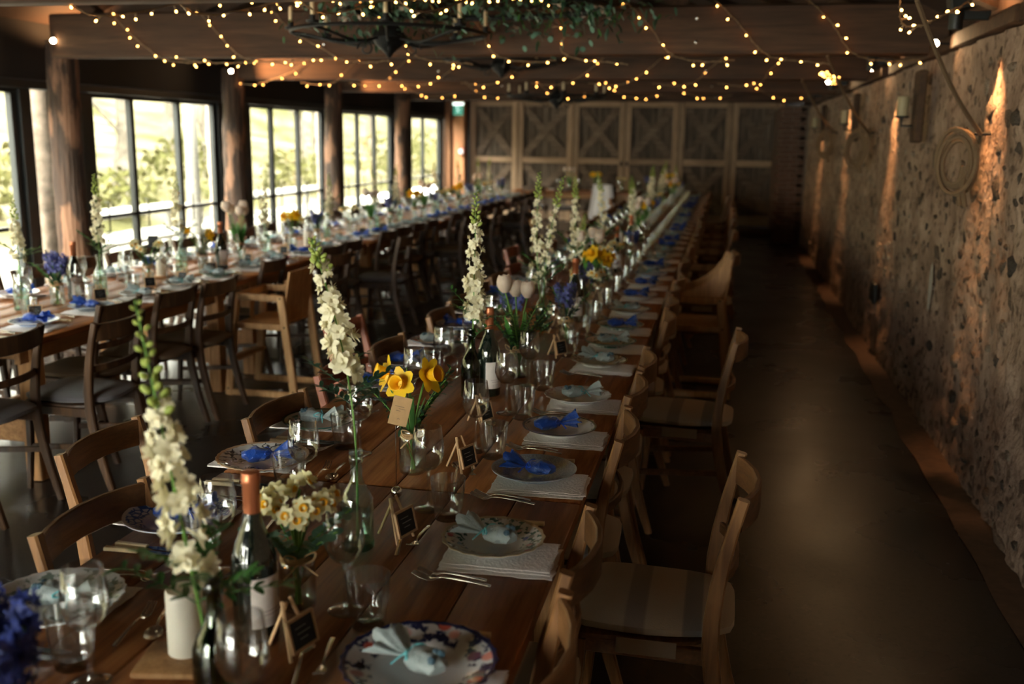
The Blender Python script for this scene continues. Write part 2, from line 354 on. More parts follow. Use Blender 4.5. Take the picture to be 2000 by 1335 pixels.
# ------------------------------------------------------------------ mesh builder
class MB:
    def __init__(s): s.v = []; s.f = []
    def add(s, vs, fs, mat=None):
        o = len(s.v)
        if mat is not None: vs = [mat @ Vector(p) for p in vs]
        s.v += [tuple(p) for p in vs]; s.f += [tuple(i + o for i in f) for f in fs]; return s
    def box(s, c, d, rot=None, ch=0):
        """chamfered box"""
        hx, hy, hz = d[0] / 2, d[1] / 2, d[2] / 2
        if ch <= 0:
            vs = [Vector((x, y, z)) for z in (-hz, hz) for y in (-hy, hy) for x in (-hx, hx)]
            fs = [(0, 2, 3, 1), (4, 5, 7, 6), (0, 1, 5, 4), (2, 6, 7, 3), (0, 4, 6, 2), (1, 3, 7, 5)]
        else:
            vs, fs = [], []
            prof = [(-hx + ch, -hy), (hx - ch, -hy), (hx, -hy + ch), (hx, hy - ch), (hx - ch, hy), (-hx + ch, hy), (-hx, hy - ch), (-hx, -hy + ch)]
            ins = [(x * (1 - ch / hx) if True else x, y * (1 - ch / hy)) for x, y in prof]
            for z, pr in ((-hz, ins), (-hz + ch, prof), (hz - ch, prof), (hz, ins)):
                vs += [Vector((x, y, z)) for x, y in pr]
            for k in range(3):
                for i in range(8):
                    j = (i + 1) % 8; fs.append((k * 8 + i, k * 8 + j, k * 8 + 8 + j, k * 8 + 8 + i))
            fs.append(tuple(reversed(range(8)))); fs.append(tuple(range(24, 32)))
        m = Matrix.Translation(c) @ (rot.to_4x4() if rot is not None else Matrix.Identity(4))
        return s.add(vs, fs, m)
    def bar(s, p0, p1, w, h, up=(0, 0, 1), ch=.003):
        p0, p1 = Vector(p0), Vector(p1); d = p1 - p0; L = d.length; z = d.normalized()
        u = Vector(up); x = u.cross(z)
        if x.length < 1e-4: x = Vector((1, 0, 0)).cross(z)
        x.normalize(); y = z.cross(x)
        return s.box((p0 + p1) / 2, (w, h, L), Matrix((x, y, z)).transposed(), ch)
    def lathe(s, prof, n=24, c=(0, 0, 0), wob=None, closed=False):
        vs = []
        for k, (r, z) in enumerate(prof):
            for i in range(n):
                a = 2 * PI * i / n; rr = r * (wob(a, k) if wob else 1)
                vs.append((c[0] + rr * math.cos(a), c[1] + rr * math.sin(a), c[2] + z))
        fs = [(k * n + i, k * n + (i + 1) % n, (k + 1) * n + (i + 1) % n, (k + 1) * n + i) for k in range(len(prof) - 1) for i in range(n)]
        if prof[0][0] > 1e-5 and not closed: pass
        return s.add(vs, fs)
    def tube(s, pts, r, n=8, cap=True):
        pts = [Vector(p) for p in pts]; N = len(pts); vs = []; fs = []
        rr = r if callable(r) else (lambda t: r)
        t0 = (pts[1] - pts[0]).normalized()
        x = t0.orthogonal().normalized()
        for k, p in enumerate(pts):
            t = (pts[min(k + 1, N - 1)] - pts[max(k - 1, 0)])
            if t.length < 1e-9: t = t0
            t = t.normalized(); x = (x - t * x.dot(t))
            x = x.normalized() if x.length > 1e-6 else t.orthogonal().normalized()
            y = t.cross(x); q = rr(k / (N - 1))
            for i in range(n):
                a = 2 * PI * i / n; vs.append(p + (x * math.cos(a) + y * math.sin(a)) * q)
        for k in range(N - 1):
            for i in range(n):
                j = (i + 1) % n; fs.append((k * n + i, k * n + j, (k + 1) * n + j, (k + 1) * n + i))
        if cap: fs.append(tuple(reversed(range(n)))); fs.append(tuple(range((N - 1) * n, N * n)))
        return s.add(vs, fs)
    def sweep(s, pts, w, h, side=(0, 1, 0), ch=.004):
        """chamfered rectangular section along pts; w across 'side', h the other way (numbers or f(t))"""
        pts = [Vector(p) for p in pts]; N = len(pts); vs = []; fs = []
        W = w if callable(w) else (lambda t: w); H = h if callable(h) else (lambda t: h)
        sd = Vector(side)
        for k, p in enumerate(pts):
            t = (pts[min(k + 1, N - 1)] - pts[max(k - 1, 0)]).normalized()
            x = (sd - t * sd.dot(t)).normalized(); y = t.cross(x)
            a, b = W(k / (N - 1)) / 2, H(k / (N - 1)) / 2; c = min(ch, a * .45, b * .45)
            for (u, v) in ((-a + c, -b), (a - c, -b), (a, -b + c), (a, b - c), (a - c, b), (-a + c, b), (-a, b - c), (-a, -b + c)):
                vs.append(p + x * u + y * v)
        for k in range(N - 1):
            for i in range(8):
                j = (i + 1) % 8; fs.append((k * 8 + i, k * 8 + j, (k + 1) * 8 + j, (k + 1) * 8 + i))
        fs.append(tuple(reversed(range(8)))); fs.append(tuple(range((N - 1) * 8, N * 8)))
        return s.add(vs, fs)
    def ball(s, c, r, n=10, m=6, sc_=(1, 1, 1), rot=None):
        vs = []; fs = []
        for k in range(m + 1):
            ph = PI * k / m
            for i in range(n):
                a = 2 * PI * i / n
                vs.append(Vector((r * sc_[0] * math.sin(ph) * math.cos(a), r * sc_[1] * math.sin(ph) * math.sin(a), r * sc_[2] * math.cos(ph))))
        for k in range(m):
            for i in range(n):
                j = (i + 1) % n; fs.append((k * n + i, (k + 1) * n + i, (k + 1) * n + j, k * n + j))
        mt = Matrix.Translation(c) @ (rot.to_4x4() if rot is not None else Matrix.Identity(4))
        return s.add(vs, fs, mt)
    def mesh(s, name, smooth=40):
        me = bpy.data.meshes.new(name); me.from_pydata(s.v, [], s.f); me.validate(); 
        if smooth:
            me.shade_smooth(); me.set_sharp_from_angle(angle=R(smooth))
        me.update(); return me

def obj(name, mesh, mat, parent=None, loc=None, smooth=40, rot=None):
    if isinstance(mesh, MB): mesh = mesh.mesh(name, smooth)
    if mat is not None and not mesh.materials: mesh.materials.append(M[mat] if isinstance(mat, str) else mat)
    o = bpy.data.objects.new(name, mesh); col.objects.link(o)
    if parent is not None: o.parent = parent
    if loc is not None: o.location = loc
    if rot is not None: o.rotation_euler = rot
    return o
def tag(o, label=None, cat=None, group=None, kind=None):
    if label: o['label'] = label
    if cat: o['category'] = cat
    if group: o['group'] = group
    if kind: o['kind'] = kind
    return o
def thing(name, loc=(0, 0, 0), rz=0, label=None, cat=None, group=None):
    o = bpy.data.objects.new(name, None); col.objects.link(o); o.empty_display_size = .05
    o.location = loc; o.rotation_euler = (0, 0, rz); return tag(o, label, cat, group)
ALLCH = {}
def index_all():
    ALLCH.clear()
    for x in bpy.data.objects:
        if x.parent: ALLCH.setdefault(x.parent.name, []).append(x)
def copy_tree(o, parent=None):
    c = o.copy(); col.objects.link(c)
    if parent is not None: c.parent = parent
    for ch in ALLCH.get(o.name, []): copy_tree(ch, c)
    return c
class Proto:
    """a thing built once; the first call uses it, later calls copy it with its parts"""
    def __init__(s, build): s.build = build; s.first = None
    def put(s, loc, rz, label, cat, group=None, scale=None, rot=None):
        if s.first is None:
            s.first = s.build(); index_all(); o = s.first
        else: o = copy_tree(s.first)
        o.location = loc; o.rotation_euler = (0, 0, rz) if rot is None else rot
        if scale: o.scale = (scale,) * 3 if not isinstance(scale, tuple) else scale
        for k in ('label', 'group'):
            if k in o: del o[k]
        return tag(o, label, cat, group)
def struct(name, mb, mat, parent=None, smooth=40, loc=None):
    o = obj(name, mb, mat, parent, smooth=smooth, loc=loc)
    if parent is None: o['kind'] = 'structure'
    return o
def sroot(name, loc=(0, 0, 0)):
    o = thing(name, loc); o['kind'] = 'structure'; return o

ORD = ['first', 'second', 'third', 'fourth', 'fifth', 'sixth', 'seventh', 'eighth', 'ninth', 'tenth', 'eleventh', 'twelfth', 'thirteenth',
       'fourteenth', 'fifteenth', 'sixteenth', 'seventeenth', 'eighteenth', 'nineteenth', 'twentieth', 'twenty-first', 'twenty-second', 'twenty-third',
       'twenty-fourth', 'twenty-fifth', 'twenty-sixth', 'twenty-seventh', 'twenty-eighth', 'twenty-ninth', 'thirtieth', 'thirty-first', 'thirty-second',
       'thirty-third', 'thirty-fourth', 'thirty-fifth', 'thirty-sixth', 'thirty-seventh', 'thirty-eighth', 'thirty-ninth', 'fortieth']
# ------------------------------------------------------------------ the room shell
XR, XL, YB, YF = 1.30, -5.80, 21.0, -4.2       # stone wall, window wall, barn doors, wall behind the camera
struct('floor', MB().box((-2.2, 8.5, -.05), (7.6, 26, .1)), 'floor', smooth=0)
# stone wall: an uneven mortar face
def wall_off(y, z):
    p = Vector((y * 1.1, z * 1.1, 3.3)); q = Vector((y * 5, z * 5, 9.1)); r_ = Vector((y * 14, z * 14, 1.7))
    low = max(0, .75 - z) * .10
    return noise.noise(p) * .035 + noise.noise(q) * .022 + noise.noise(r_) * (.012 + low * .12) - low * .35
def stone_wall():
    vs = []; fs = []; ys = []
    y = -4.2
    while y < 3.4: ys.append(y); y += .2
    while y < 9: ys.append(y); y += .045
    while y < 18.2: ys.append(y); y += .075
    ys.append(21.05)
    nz_ = 56
    for y in ys:
        for k in range(nz_ + 1):
            z = 2.30 * k / nz_; vs.append((XR + wall_off(y, z), y, z))
    for i in range(len(ys) - 1):
        for k in range(nz_):
            a = i * (nz_ + 1) + k; fs.append((a, a + 1, a + nz_ + 2, a + nz_ + 1))
    mb = MB(); mb.add(vs, fs); mb.box((XR + .3, 8.4, 1.15), (.3, 25.3, 2.30)); return mb
wr = struct('wall_right', stone_wall(), 'stonewall', smooth=180)
# rubble stones in the mortar, each a part of the wall
def stone_mesh(i):
    rnd = random.Random(i); n = 9; vs = []; fs = []
    rad = [rnd.uniform(.62, 1.15) for _ in range(n)]
    for (k, x) in ((1.0, .045), (.90, -.001), (.60, -.009 - rnd.random() * .008)):
        for j in range(n):
            a = 2 * PI * j / n; vs.append((x + rnd.uniform(-.004, .004), rad[j] * k * .5 * math.cos(a), rad[j] * k * .5 * math.sin(a)))
    vs.append((-.012, 0, 0))
    for k in range(2):
        for j in range(n):
            b = (j + 1) % n; fs.append((k * n + j, (k + 1) * n + j, (k + 1) * n + b, k * n + b))
    for j in range(n): fs.append((2 * n + j, 3 * n, 2 * n + (j + 1) % n))
    return vs, fs
stone_protos = []
for i in range(8):
    vs, fs = stone_mesh(i); me = MB().add(vs, fs).mesh('stone', 60); me.materials.append(M['stone']); stone_protos.append((me, vs, fs))
rnd = random.Random(3)
cells = {}
stones = []
tries = 0
while tries < 9000 and len(stones) < 900:
    tries += 1
    y = 3.6 + 14.3 * rnd.random() ** 1.0; z = rnd.uniform(.03, 2.2)
    h = rnd.choice((.035, .05, .07, .095, .12)) * rnd.uniform(.8, 1.2) * (1.25 if z > 1.05 else .9); w = h * rnd.uniform(.9, 1.9)
    if noise.noise(Vector((y * .9, z * 1.3, 5.5))) + rnd.uniform(-.25, .25) < -.08: continue
    ok = True
    cy, cz = int(y / .3), int(z / .3)
    for a in (-1, 0, 1):
        for b in (-1, 0, 1):
            for (y2, z2, w2, h2) in cells.get((cy + a, cz + b), []):
                if abs(y - y2) < (w + w2) * .5 + .012 and abs(z - z2) < (h + h2) * .5 + .010: ok = False; break
            if not ok: break
        if not ok: break
    if not ok: continue
    cells.setdefault((cy, cz), []).append((y, z, w, h)); stones.append((y, z, w, h))
stones.sort(key=lambda s_: s_[0] / max(s_[2], .08) ** .5)
rest = MB()
for i, (y, z, w, h) in enumerate(stones):
    me, vs, fs = stone_protos[i % 8]
    x = XR + wall_off(y, z) + .006 + rnd.uniform(-.006, .006); a = rnd.uniform(-.35, .35)
    if i < 290:
        o = obj('stone', me, None, wr, (x, y, z)); o.scale = (1, w, h); o.rotation_euler = (a, 0, 0)
    else:
        rest.add(vs, fs, Matrix.Translation((x, y, z)) @ Euler((a, 0, 0)).to_matrix().to_4x4() @ Matrix.Diagonal((1, w, h, 1)))
o = obj('stones', rest, 'stone', wr); o['kind'] = 'stuff'
# timber wall plate on top of the stone wall, in lengths
tr = sroot('trim_1')
for i, (a, b) in enumerate(((-4, 1.5), (1.52, 5.2), (5.23, 6.55), (6.58, 9.15), (9.5, 11.9), (11.93, 15.2), (15.23, 21))):
    obj('plank', MB().box((XR + .035 + .010 * (i % 2), (a + b) / 2, 2.352), (.14, b - a, .085), ch=.006), 'beam', tr)
struct('wall_right_upper', MB().box((XR + .16, 8.4, 2.75), (.1, 25.3, .9)), 'roof', smooth=0).name = 'wall_upper'
# floor edge strip beside the stone wall
rg = MB()
vs = []; 
for i in range(120):
    y = 2 + i * .135; x0 = 1.12 + .05 * noise.noise(Vector((y * 1.7, 0, 0))); vs += [(x0, y, .004), (XR - .005, y, .012)]
rg.add(vs, [(2 * i, 2 * i + 1, 2 * i + 3, 2 * i + 2) for i in range(119)])
M['edge'] = plain('worn_floor_edge', (.085, .045, .026), .7, bump=.4, bscale=20, var=.3)
struct('trim_2', rg, 'edge')

# roof: two dark slopes, rafters
rf = sroot('ceiling')
ridge_x, ridge_z, eave = -2.25, 4.15, 2.46
for s_ in (-1, 1):
    ex = XR + .35 if s_ > 0 else XL - .35
    mb = MB()
    mb.add([(ex, YF - .2, eave), (ex, YB + .3, eave), (ridge_x, YB + .3, ridge_z), (ridge_x, YF - .2, ridge_z),
            (ex, YF - .2, eave + .08), (ex, YB + .3, eave + .08), (ridge_x, YB + .3, ridge_z + .08), (ridge_x, YF - .2, ridge_z + .08)],
           [(0, 1, 2, 3), (7, 6, 5, 4), (0, 4, 5, 1), (0, 3, 7, 4), (1, 5, 6, 2)])
    obj('roof_slope', mb, 'roof', rf, smooth=0)
    for k in range(14):
        y = -2.5 + k * 1.75
        obj('rafter', MB().bar((ex - s_ * .2, y, eave - .02 + .08), (ridge_x, y, ridge_z - .06), .1, .12, up=(0, 1, 0)), 'dark_beam', rf)
# walls: back gable, wall behind the camera with added glazing, black boarding above and between the windows
struct('wall_back', MB().box((-2.2, YB + .25, 2.1), (8, .12, 4.4)), 'darkwall', smooth=0)
wf = sroot('wall_front')
obj('panel', MB().box((.25, YF - .1, 2.1), (3.7, .12, 4.4)), 'darkwall', wf, smooth=0)
obj('panel', MB().box((-3.5, YF - .1, 3.33), (3.8, .12, 1.94)), 'darkwall', wf, smooth=0)
obj('panel', MB().box((-5.8, YF - .1, 2.1), (.8, .12, 4.4)), 'darkwall', wf, smooth=0)
obj('pane', MB().box((-3.5, YF - .1, 1.18), (3.8, .008, 2.36)), 'pane', wf, smooth=0)  # unseen panes and bars, added for light on the near table
for x in (-5.36, -4.43, -3.5, -2.57, -1.64): obj('mullion', MB().box((x, YF - .1, 1.18), (.07, .06, 2.36)), 'black', wf)
obj('glazing_bar', MB().box((-3.5, YF - .1, .95), (3.8, .05, .04)), 'black', wf)
wl = sroot('wall_left')
obj('lintel_board', MB().box((XL - .02, 8.4, 2.38), (.16, 25.6, .56)), 'darkwall', wl, smooth=0)
obj('lintel_lower', MB().box((XL + .03, 8.4, 2.13), (.10, 25.6, .08), ch=.01), 'black', wl)
obj('plinth', MB().box((XL, 8.4, .035), (.14, 25.6, .07)), 'black', wl, smooth=0)
edges = [YF] + [v for ab in BAYS for v in ab] + [YB]
for i in range(0, len(edges), 2):
    a, b = edges[i], edges[i + 1]
    if b - a > .45:
        # black board, a slot of glass through which the outer log shows, black board
        for (u, v) in (((a, a + .13), (b - .34, b)) if b - a < 1.3 else ((a, a + .5), (b - .12, b))):
            obj('board', MB().box((XL, (u + v) / 2, 1.1), (.12, v - u, 2.1)), 'black', wl, smooth=0)
        obj('pane', MB().box((XL, (a + b) / 2, 1.1), (.008, b - a, 2.05)), 'pane', wl, smooth=0)
    else:
        obj('board', MB().box((XL, (a + b) / 2, 1.1), (.12, b - a, 2.1)), 'black', wl, smooth=0)

# windows: black steel glazed doors, three leaves a bay
def window(n, y0, y1, mull, rail_z=.95, top=2.06):
    w = sroot('window_%d' % n, (XL, 0, 0))
    f = .055
    obj('frame_head', MB().box((0, (y0 + y1) / 2, top + .03), (.07, y1 - y0, .07), ch=.004), 'black', w)
    obj('frame_sill', MB().box((0, (y0 + y1) / 2, .11), (.07, y1 - y0, .09), ch=.004), 'black', w)
    ys = [y0 + .03] + mull + [y1 - .03]
    for i, y in enumerate(ys):
        obj('mullion', MB().box((0, y, top / 2 + .06), (.06, .062 if 0 < i < len(ys) - 1 else .085, top - .1), ch=.004), 'black', w)
    for a, b in zip(ys[:-1], ys[1:]):
        obj('glazing_bar', MB().box((0, (a + b) / 2, rail_z), (.045, b - a - .06, .035), ch=.004), 'black', w)
        obj('pane', MB().box((0, (a + b) / 2, (top + rail_z) / 2 + .01), (.006, b - a - .05, top - rail_z - .02)), 'pane', w, smooth=0)
        obj('pane', MB().box((0, (a + b) / 2, (rail_z + .15) / 2), (.006, b - a - .05, rail_z - .17)), 'pane', w, smooth=0)
        h = MB(); h.tube([(.03, a + .12, rail_z - .14), (.07, a + .12, rail_z - .14), (.07, a + .12, rail_z + .14), (.03, a + .12, rail_z + .14)], .008, 6)
        obj('handle', h, 'iron', w)
for n, (a, b) in enumerate(BAYS):
    mull = {4: [9.05, 9.92], 5: [12.18, 13.0], 6: [15.28, 16.06], 7: [18.80]}.get(n, [a + (b - a) * .34, a + (b - a) * .67])
    window(n + 1, a, b, mull)

# log posts inside the windows and pale logs outside
def log_post(y, seed, x=-5.45, r=.122, mat='bark', h=2.45):
    rn = random.Random(seed); mb = MB()
    prof = [(r * (1.10 - .12 * k / 24 + .05 * rn.uniform(-1, 1)), h * k / 24) for k in range(25)]
    mb.lathe(prof, 18, wob=lambda a, k: 1 + .07 * math.sin(3 * a + k * .21 + seed) + .04 * noise.noise(Vector((math.cos(a) * 2, math.sin(a) * 2, k * .4 + seed))))
    mb.add([(0, 0, h)], []); return mb
posts = [(1.55, 'beside the window bay nearest the camera, beyond the frame'), (4.75, ''), (7.57, 'nearest rough log post with peeling bark, before the windows'),
         (10.52, 'second rough log post from the camera, beside white tulips'), (13.44, 'third rough log post from the camera, dark and slender'),
         (16.5, 'fourth rough log post from the camera, nearest the wooden doors')]
for i, (y, lb) in enumerate(posts[2:]):
    o = obj('log_post', log_post(y, i), 'bark', loc=(-5.45, y, 0)); tag(o, lb, 'post', 'log posts along the windows')
obj_names = ['beside the first log post', 'beside the second log post', 'beside the third log post', 'beside the fourth log post']
for i, y in enumerate((8.16, 11.55, 14.95)):
    o = obj('outer_log', log_post(y, 10 + i, mat='bark_pale'), 'bark_pale', loc=(-6.18, y, 0)); o.scale = (1.25, 1.25, 1)
    tag(o, 'pale sunlit log outside the glass, ' + obj_names[i], 'post', 'pale logs outside the glass')
o = obj('log_post', log_post(4.6, 21), 'bark', loc=(-5.45, 4.55, 0)); tag(o, 'rough log post before the windows, out at the frame edge', 'post')

# tie beams with bolts
for i, y in enumerate((1.3, 4.27, 7.45, 10.55, 13.6, 16.7)):
    t = sroot('trim_%d' % (3 + i), (0, 0, 0))
    obj('beam', MB().box(((-5.40 + XR + .1) / 2, y, 2.50), (XR + 5.50, .16, .34), ch=.012), 'beam', t)
    for j, bx in enumerate((-3.05, -.27)):
        for bz in (2.42, 2.58):
            obj('bolt_head', MB().ball((bx, y - .085, bz), .014, 8, 4, (1, .5, 1)), 'steel', t)
    # struts and hanger above the beam
    for s_ in (-1, 1):
        cx = ridge_x + s_ * 2.75
        obj('strut', MB().bar((cx, y, 2.66), (cx - s_ * -.55, y, 3.05), .09, .13, up=(0, 1, 0), ch=.008), 'beam', t)
    obj('king_post', MB().bar((ridge_x, y, 2.66), (ridge_x, y, ridge_z), .12, .14, up=(0, 1, 0)), 'dark_beam', t)
    obj('brace', MB().bar((ridge_x - 1.9, y, 2.67), (ridge_x - .1, y, 3.5), .09, .12, up=(0, 1, 0)), 'dark_beam', t)
    obj('brace', MB().bar((ridge_x + 1.9, y, 2.67), (ridge_x + .1, y, 3.5), .09, .12, up=(0, 1, 0)), 'dark_beam', t)
# timber head over the doors
struct('trim_9', MB().box((-2.3, YB - .02, 2.60), (6.9, .14, .09), ch=.01), 'frame_door_x')
struct('trim_10', MB().box((-2.3, YB + .05, 2.9), (7.2, .2, .5), ch=.01), 'beam')
# corner timbers by the last window
struct('trim_11', MB().box((-5.66, 20.15, 1.25), (.12, .18, 2.5), ch=.01), 'orange_post')
struct('trim_12', MB().box((-5.62, 20.82, 1.25), (.30, .22, 2.5), ch=.01), 'orange_post')

# barn doors: frame of stiles and rails, old boards, X braces
DX = [-5.42, -4.38, -3.20, -2.12, -1.03, .03, .98]
for k in range(6):
    a, b = DX[k], DX[k + 1]; d = sroot('door_%d' % (k + 1), (0, YB, 0))
    fw = .115; top = 2.50; 
    for x in (a + fw / 2 + .008, b - fw / 2 - .008):
        obj('stile', MB().box((x, 0, top / 2), (fw, .06, top - .02), ch=.006), 'frame_door', d)
    for z, h in ((top - .07, .12), (1.27, .12), (.12, .2)):
        obj('rail', MB().box(((a + b) / 2, 0, z), (b - a - 2 * fw - .01, .056, h), ch=.006), 'frame_door_x', d)
    n = 7; w = (b - a - .06) / n
    for j in range(n):
        obj('plank', MB().box((a + .03 + w * (j + .5), .055 + .006 * (j % 3), top / 2), (w - .012, .03, top - .06), ch=.004), 'old_plank', d)
    for (z0, z1) in ((1.33, top - .13), (.22, 1.21)):
        for s_ in (0, 1):
            x0, x1 = (a + fw + .03, b - fw - .03)
            if s_: x0, x1 = x1, x0
            obj('brace', MB().bar((x0, .016 + .014 * s_ - .008, z0 + .04), (x1, .016 + .014 * s_ - .008, z1 - .04), .15, .02, up=(0, -1, 0)), 'brace', d)
    if k in (2, 3):
        hx = b - .06 if k == 2 else a + .06
        obj('lock', MB().box((hx, -.04, 1.22), (.05, .02, .09), ch=.004), 'iron', d)
struct('trim_13', MB().box((1.0, YB - .05, 1.25), (.05, .12, 2.5), ch=.006), 'orange_post')
# step before the last door
struct('trim_14', MB().box((.42, 19.2, .05), (.85, .6, .1), ch=.01), 'edge')
# brick pier where the doors meet the stone wall
wp = struct('wall_pier', MB().box((1.08, 19.4, 1.16), (.46, 3.0, 2.32)), 'mortar', smooth=0)
bm_ = MB()
for r_ in range(29):
    z = .045 + r_ * .079
    for c_ in range(3):
        x = .90 + c_ * .235 - (.11 if r_ % 2 else 0)
        bm_.box((max(.9, min(x, 1.2)), 17.90, z), (.215 if .86 < x < 1.25 else .10, .05, .064), ch=.006)
    for c_ in range(12):
        bm_.box((.85, 18.0 + c_ * .235 + (.11 if r_ % 2 else 0), z), (.03, .215, .064), ch=.006)
o = obj('bricks', bm_, 'brick', wp); o['kind'] = 'stuff'

# ------------------------------------------------------------------ outside
struct('terrace', MB().box((-8.6, 8, -.12), (5.4, 40, .1)), 'terrace', smooth=0)
def hill():
    vs = []; fs = []; nx, ny = 26, 60
    for i in range(nx + 1):
        for j in range(ny + 1):
            x = -10.8 - i * 1.6; y = -30 + j * 2.2; d = i * 1.6
            z = -.1 + (d * .20 if d < 14 else 2.8 + (d - 14) * .55) + noise.noise(Vector((x * .12, y * .12, 0))) * min(1.5, d * .1)
            vs.append((x, y, z))
    for i in range(nx):
        for j in range(ny):
            a = i * (ny + 1) + j; fs.append((a, a + 1, a + ny + 2, a + ny + 1))
    return MB().add(vs, fs)
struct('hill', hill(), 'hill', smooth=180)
def ground_z(x, y):
    d = -10.8 - x
    return -.1 + (d * .20 if d < 14 else 2.8 + (d - 14) * .55) if d > 0 else -.07
def leafy(n, R_, H_, z0, seed, s=.14, squash=1):
    rn = random.Random(seed); vs = []; fs = []
    for i in range(n):
        u = rn.uniform(-1, 1); th = rn.uniform(0, 2 * PI); rr = rn.random() ** .4
        k = math.sqrt(1 - u * u)
        p = Vector((R_ * rr * k * math.cos(th), R_ * rr * k * math.sin(th), z0 + H_ / 2 + u * rr * H_ / 2))
        e = Euler((rn.uniform(0, 6), rn.uniform(0, 6), rn.uniform(0, 6))).to_matrix(); q = s * rn.uniform(.6, 1.4)
        o_ = len(vs); vs += [p + e @ Vector(v) for v in ((-q * .4, 0, 0), (0, -q * .7, 0), (q * .4, 0, 0), (0, q * .7, 0))]; fs.append((o_, o_ + 1, o_ + 2, o_ + 3))
    return MB().add(vs, fs)
def tree(x, y, h, seed, label, group, crown='bush', trunk_r=.14, lean=0, cr=1.7):
    t = thing('tree', (x, y, ground_z(x, y) - .1), 0, label, 'tree', group)
    rn = random.Random(seed); mb = MB()
    pts = [(lean * k / 6 + rn.uniform(-.08, .08) * k / 3, rn.uniform(-.08, .08) * k / 3, h * .75 * k / 6) for k in range(7)]
    mb.tube(pts, lambda q: trunk_r * (1 - .6 * q), 8)
    obj('trunk', mb, 'trunk', t)
    br = MB()
    for k in range(7):
        a = rn.uniform(0, 2 * PI); p = Vector(pts[2 + k % 4]); L = rn.uniform(.6, 1.5) * h * .22
        br.tube([p, p + Vector((math.cos(a) * L * .6, math.sin(a) * L * .6, L * .5)), p + Vector((math.cos(a) * L * .9, math.sin(a) * L * .9, L * 1.2))], lambda q: .05 * (1 - .7 * q), 5)
    obj('branch', br, 'trunk', t)
    o = obj('crown', leafy(520, cr, h * .6, h * .42, seed, .20), crown, t, smooth=0); o['kind'] = 'stuff'
kinds_ = [('bush', 'yellow-green leafy tree'), ('bush_straw', 'bare straw-coloured tree')]
spots = [(-13, 12.5, 6, 0), (-14.5, 16.5, 7, 1), (-12.5, 19.0, 6, 1), (-16, 22, 8, 0), (-13.5, 24.5, 6, 0), (-17, 28.5, 8, 1), (-14, 32, 7, 0), (-20, 36, 9, 1), (-15, 41, 8, 0),
         (-12, 7.5, 5.5, 0), (-18, 15, 8, 1), (-21, 25, 9, 1), (-12.4, 29.4, 5, 0), (-19, 46, 9, 0)]
for i, (x, y, h, k) in enumerate(spots):
    tree(x, y, h, i, '%s on the slope, %s tree along the garden' % (kinds_[k][1], ORD[i]), 'garden trees beyond the windows', kinds_[k][0], .12 + .03 * (i % 3), .3 * (i % 3 - 1))
for i, (x, y, s_) in enumerate([(-11.8, 10.4, .9), (-12.2, 15, 1.1), (-11.6, 17.6, .8), (-12.4, 21.6, 1.2), (-11.8, 26.2, 1.0), (-12.2, 35, 1.4), (-11.5, 6, 1.0), (-12.0, 39.5, 1.4)]):
    o = obj('garden_shrub', leafy(420, s_, s_ * 1.3, 0, 50 + i, .13), 'bush', loc=(x, y, ground_z(x, y) - .05), smooth=0)
    tag(o, 'low green shrub at the lawn edge, %s beyond the windows' % ORD[i], 'shrub', 'garden shrubs')
# white garden table and bench seen through the glass
def garden_table(x, y, rz, L, h, label, cat):
    t = thing('garden_' + cat, (x, y, -.07), rz, label, cat)
    obj('tabletop' if cat == 'table' else 'seat', MB().box((0, 0, h), (.7 if cat == 'table' else .4, L, .06), ch=.01), 'terrace', t)
    for sx in (-1, 1):
        for sy in (-1, 1):
            obj('leg', MB().box((sx * (.28 if cat == 'table' else .14), sy * (L / 2 - .1), h / 2 - .015), (.07, .07, h - .03)), 'terrace', t)
garden_table(-8.2, 12.4, 0, 3.6, .72, 'long white garden table on the terrace outside', 'table')
garden_table(-7.5, 12.4, 0, 3.4, .45, 'white garden bench beside the long terrace table', 'bench')
garden_table(-8.2, 18.0, 0, 3.0, .74, 'white garden table farther along the terrace', 'table')
o = obj('terrace_post', MB().lathe([(.09, 0), (.085, 2.6)], 12), 'terrace', loc=(-7.0, 12.3, -.07)); tag(o, 'white round post standing on the terrace outside', 'post')
# ------------------------------------------------------------------ tables
T = .76                                      # height of the table tops
T1C, T2C, TW = -.895, -3.81, 1.09
T1W, T2W = 'stone-wall table', 'window table'
def trestle_table(x, y0, y1, label, group):
    t = thing('trestle_table', (x, (y0 + y1) / 2, 0), 0, label, 'table', group)
    L = y1 - y0 - .012; n = 6; w = TW / n
    for i in range(n):
        mb = MB().box((-TW / 2 + w * (i + .5), 0, T - .0175), (w - .004, L, .035), ch=.003)
        obj('plank', mb, 'table', t)
    for s_ in (-1, 1):
        obj('apron', MB().box((s_ * (TW / 2 - .12), 0, T - .085), (.035, L - .3, .10), ch=.003), 'pineY', t)
        for e in (-1, 1):
            obj('leg', MB().box((s_ * (TW / 2 - .13), e * (L / 2 - .26), (T - .036) / 2), (.09, .09, T - .038), ch=.005), 'pine', t)
    for e in (-1, 1):
        obj('cross_rail', MB().box((0, e * (L / 2 - .26), .26), (TW - .36, .05, .12), ch=.004), 'pineY', t)
        obj('cross_rail', MB().box((0, e * (L / 2 - .26), T - .085), (TW - .36, .06, .09), ch=.004), 'pineY', t)
    obj('stretcher', MB().box((0, 0, .26), (.05, L - .55, .10), ch=.004), 'pineY', t)
    return t
T1S = [.21, 2.61, 5.01, 7.41, 9.81, 12.21, 14.61, 18.0]
T1S = [.21 + 2.4 * i for i in range(8)] + [18.15]
for i, (a, b) in enumerate(zip(T1S[:-1], T1S[1:])):
    trestle_table(T1C, a, b, '%s length of the plank-topped trestle row beside the stone wall' % ORD[i], 'tables of the stone-wall row')
T2S = [1.6, 4.0, 6.4, 8.8, 11.2, 13.6, 16.9]
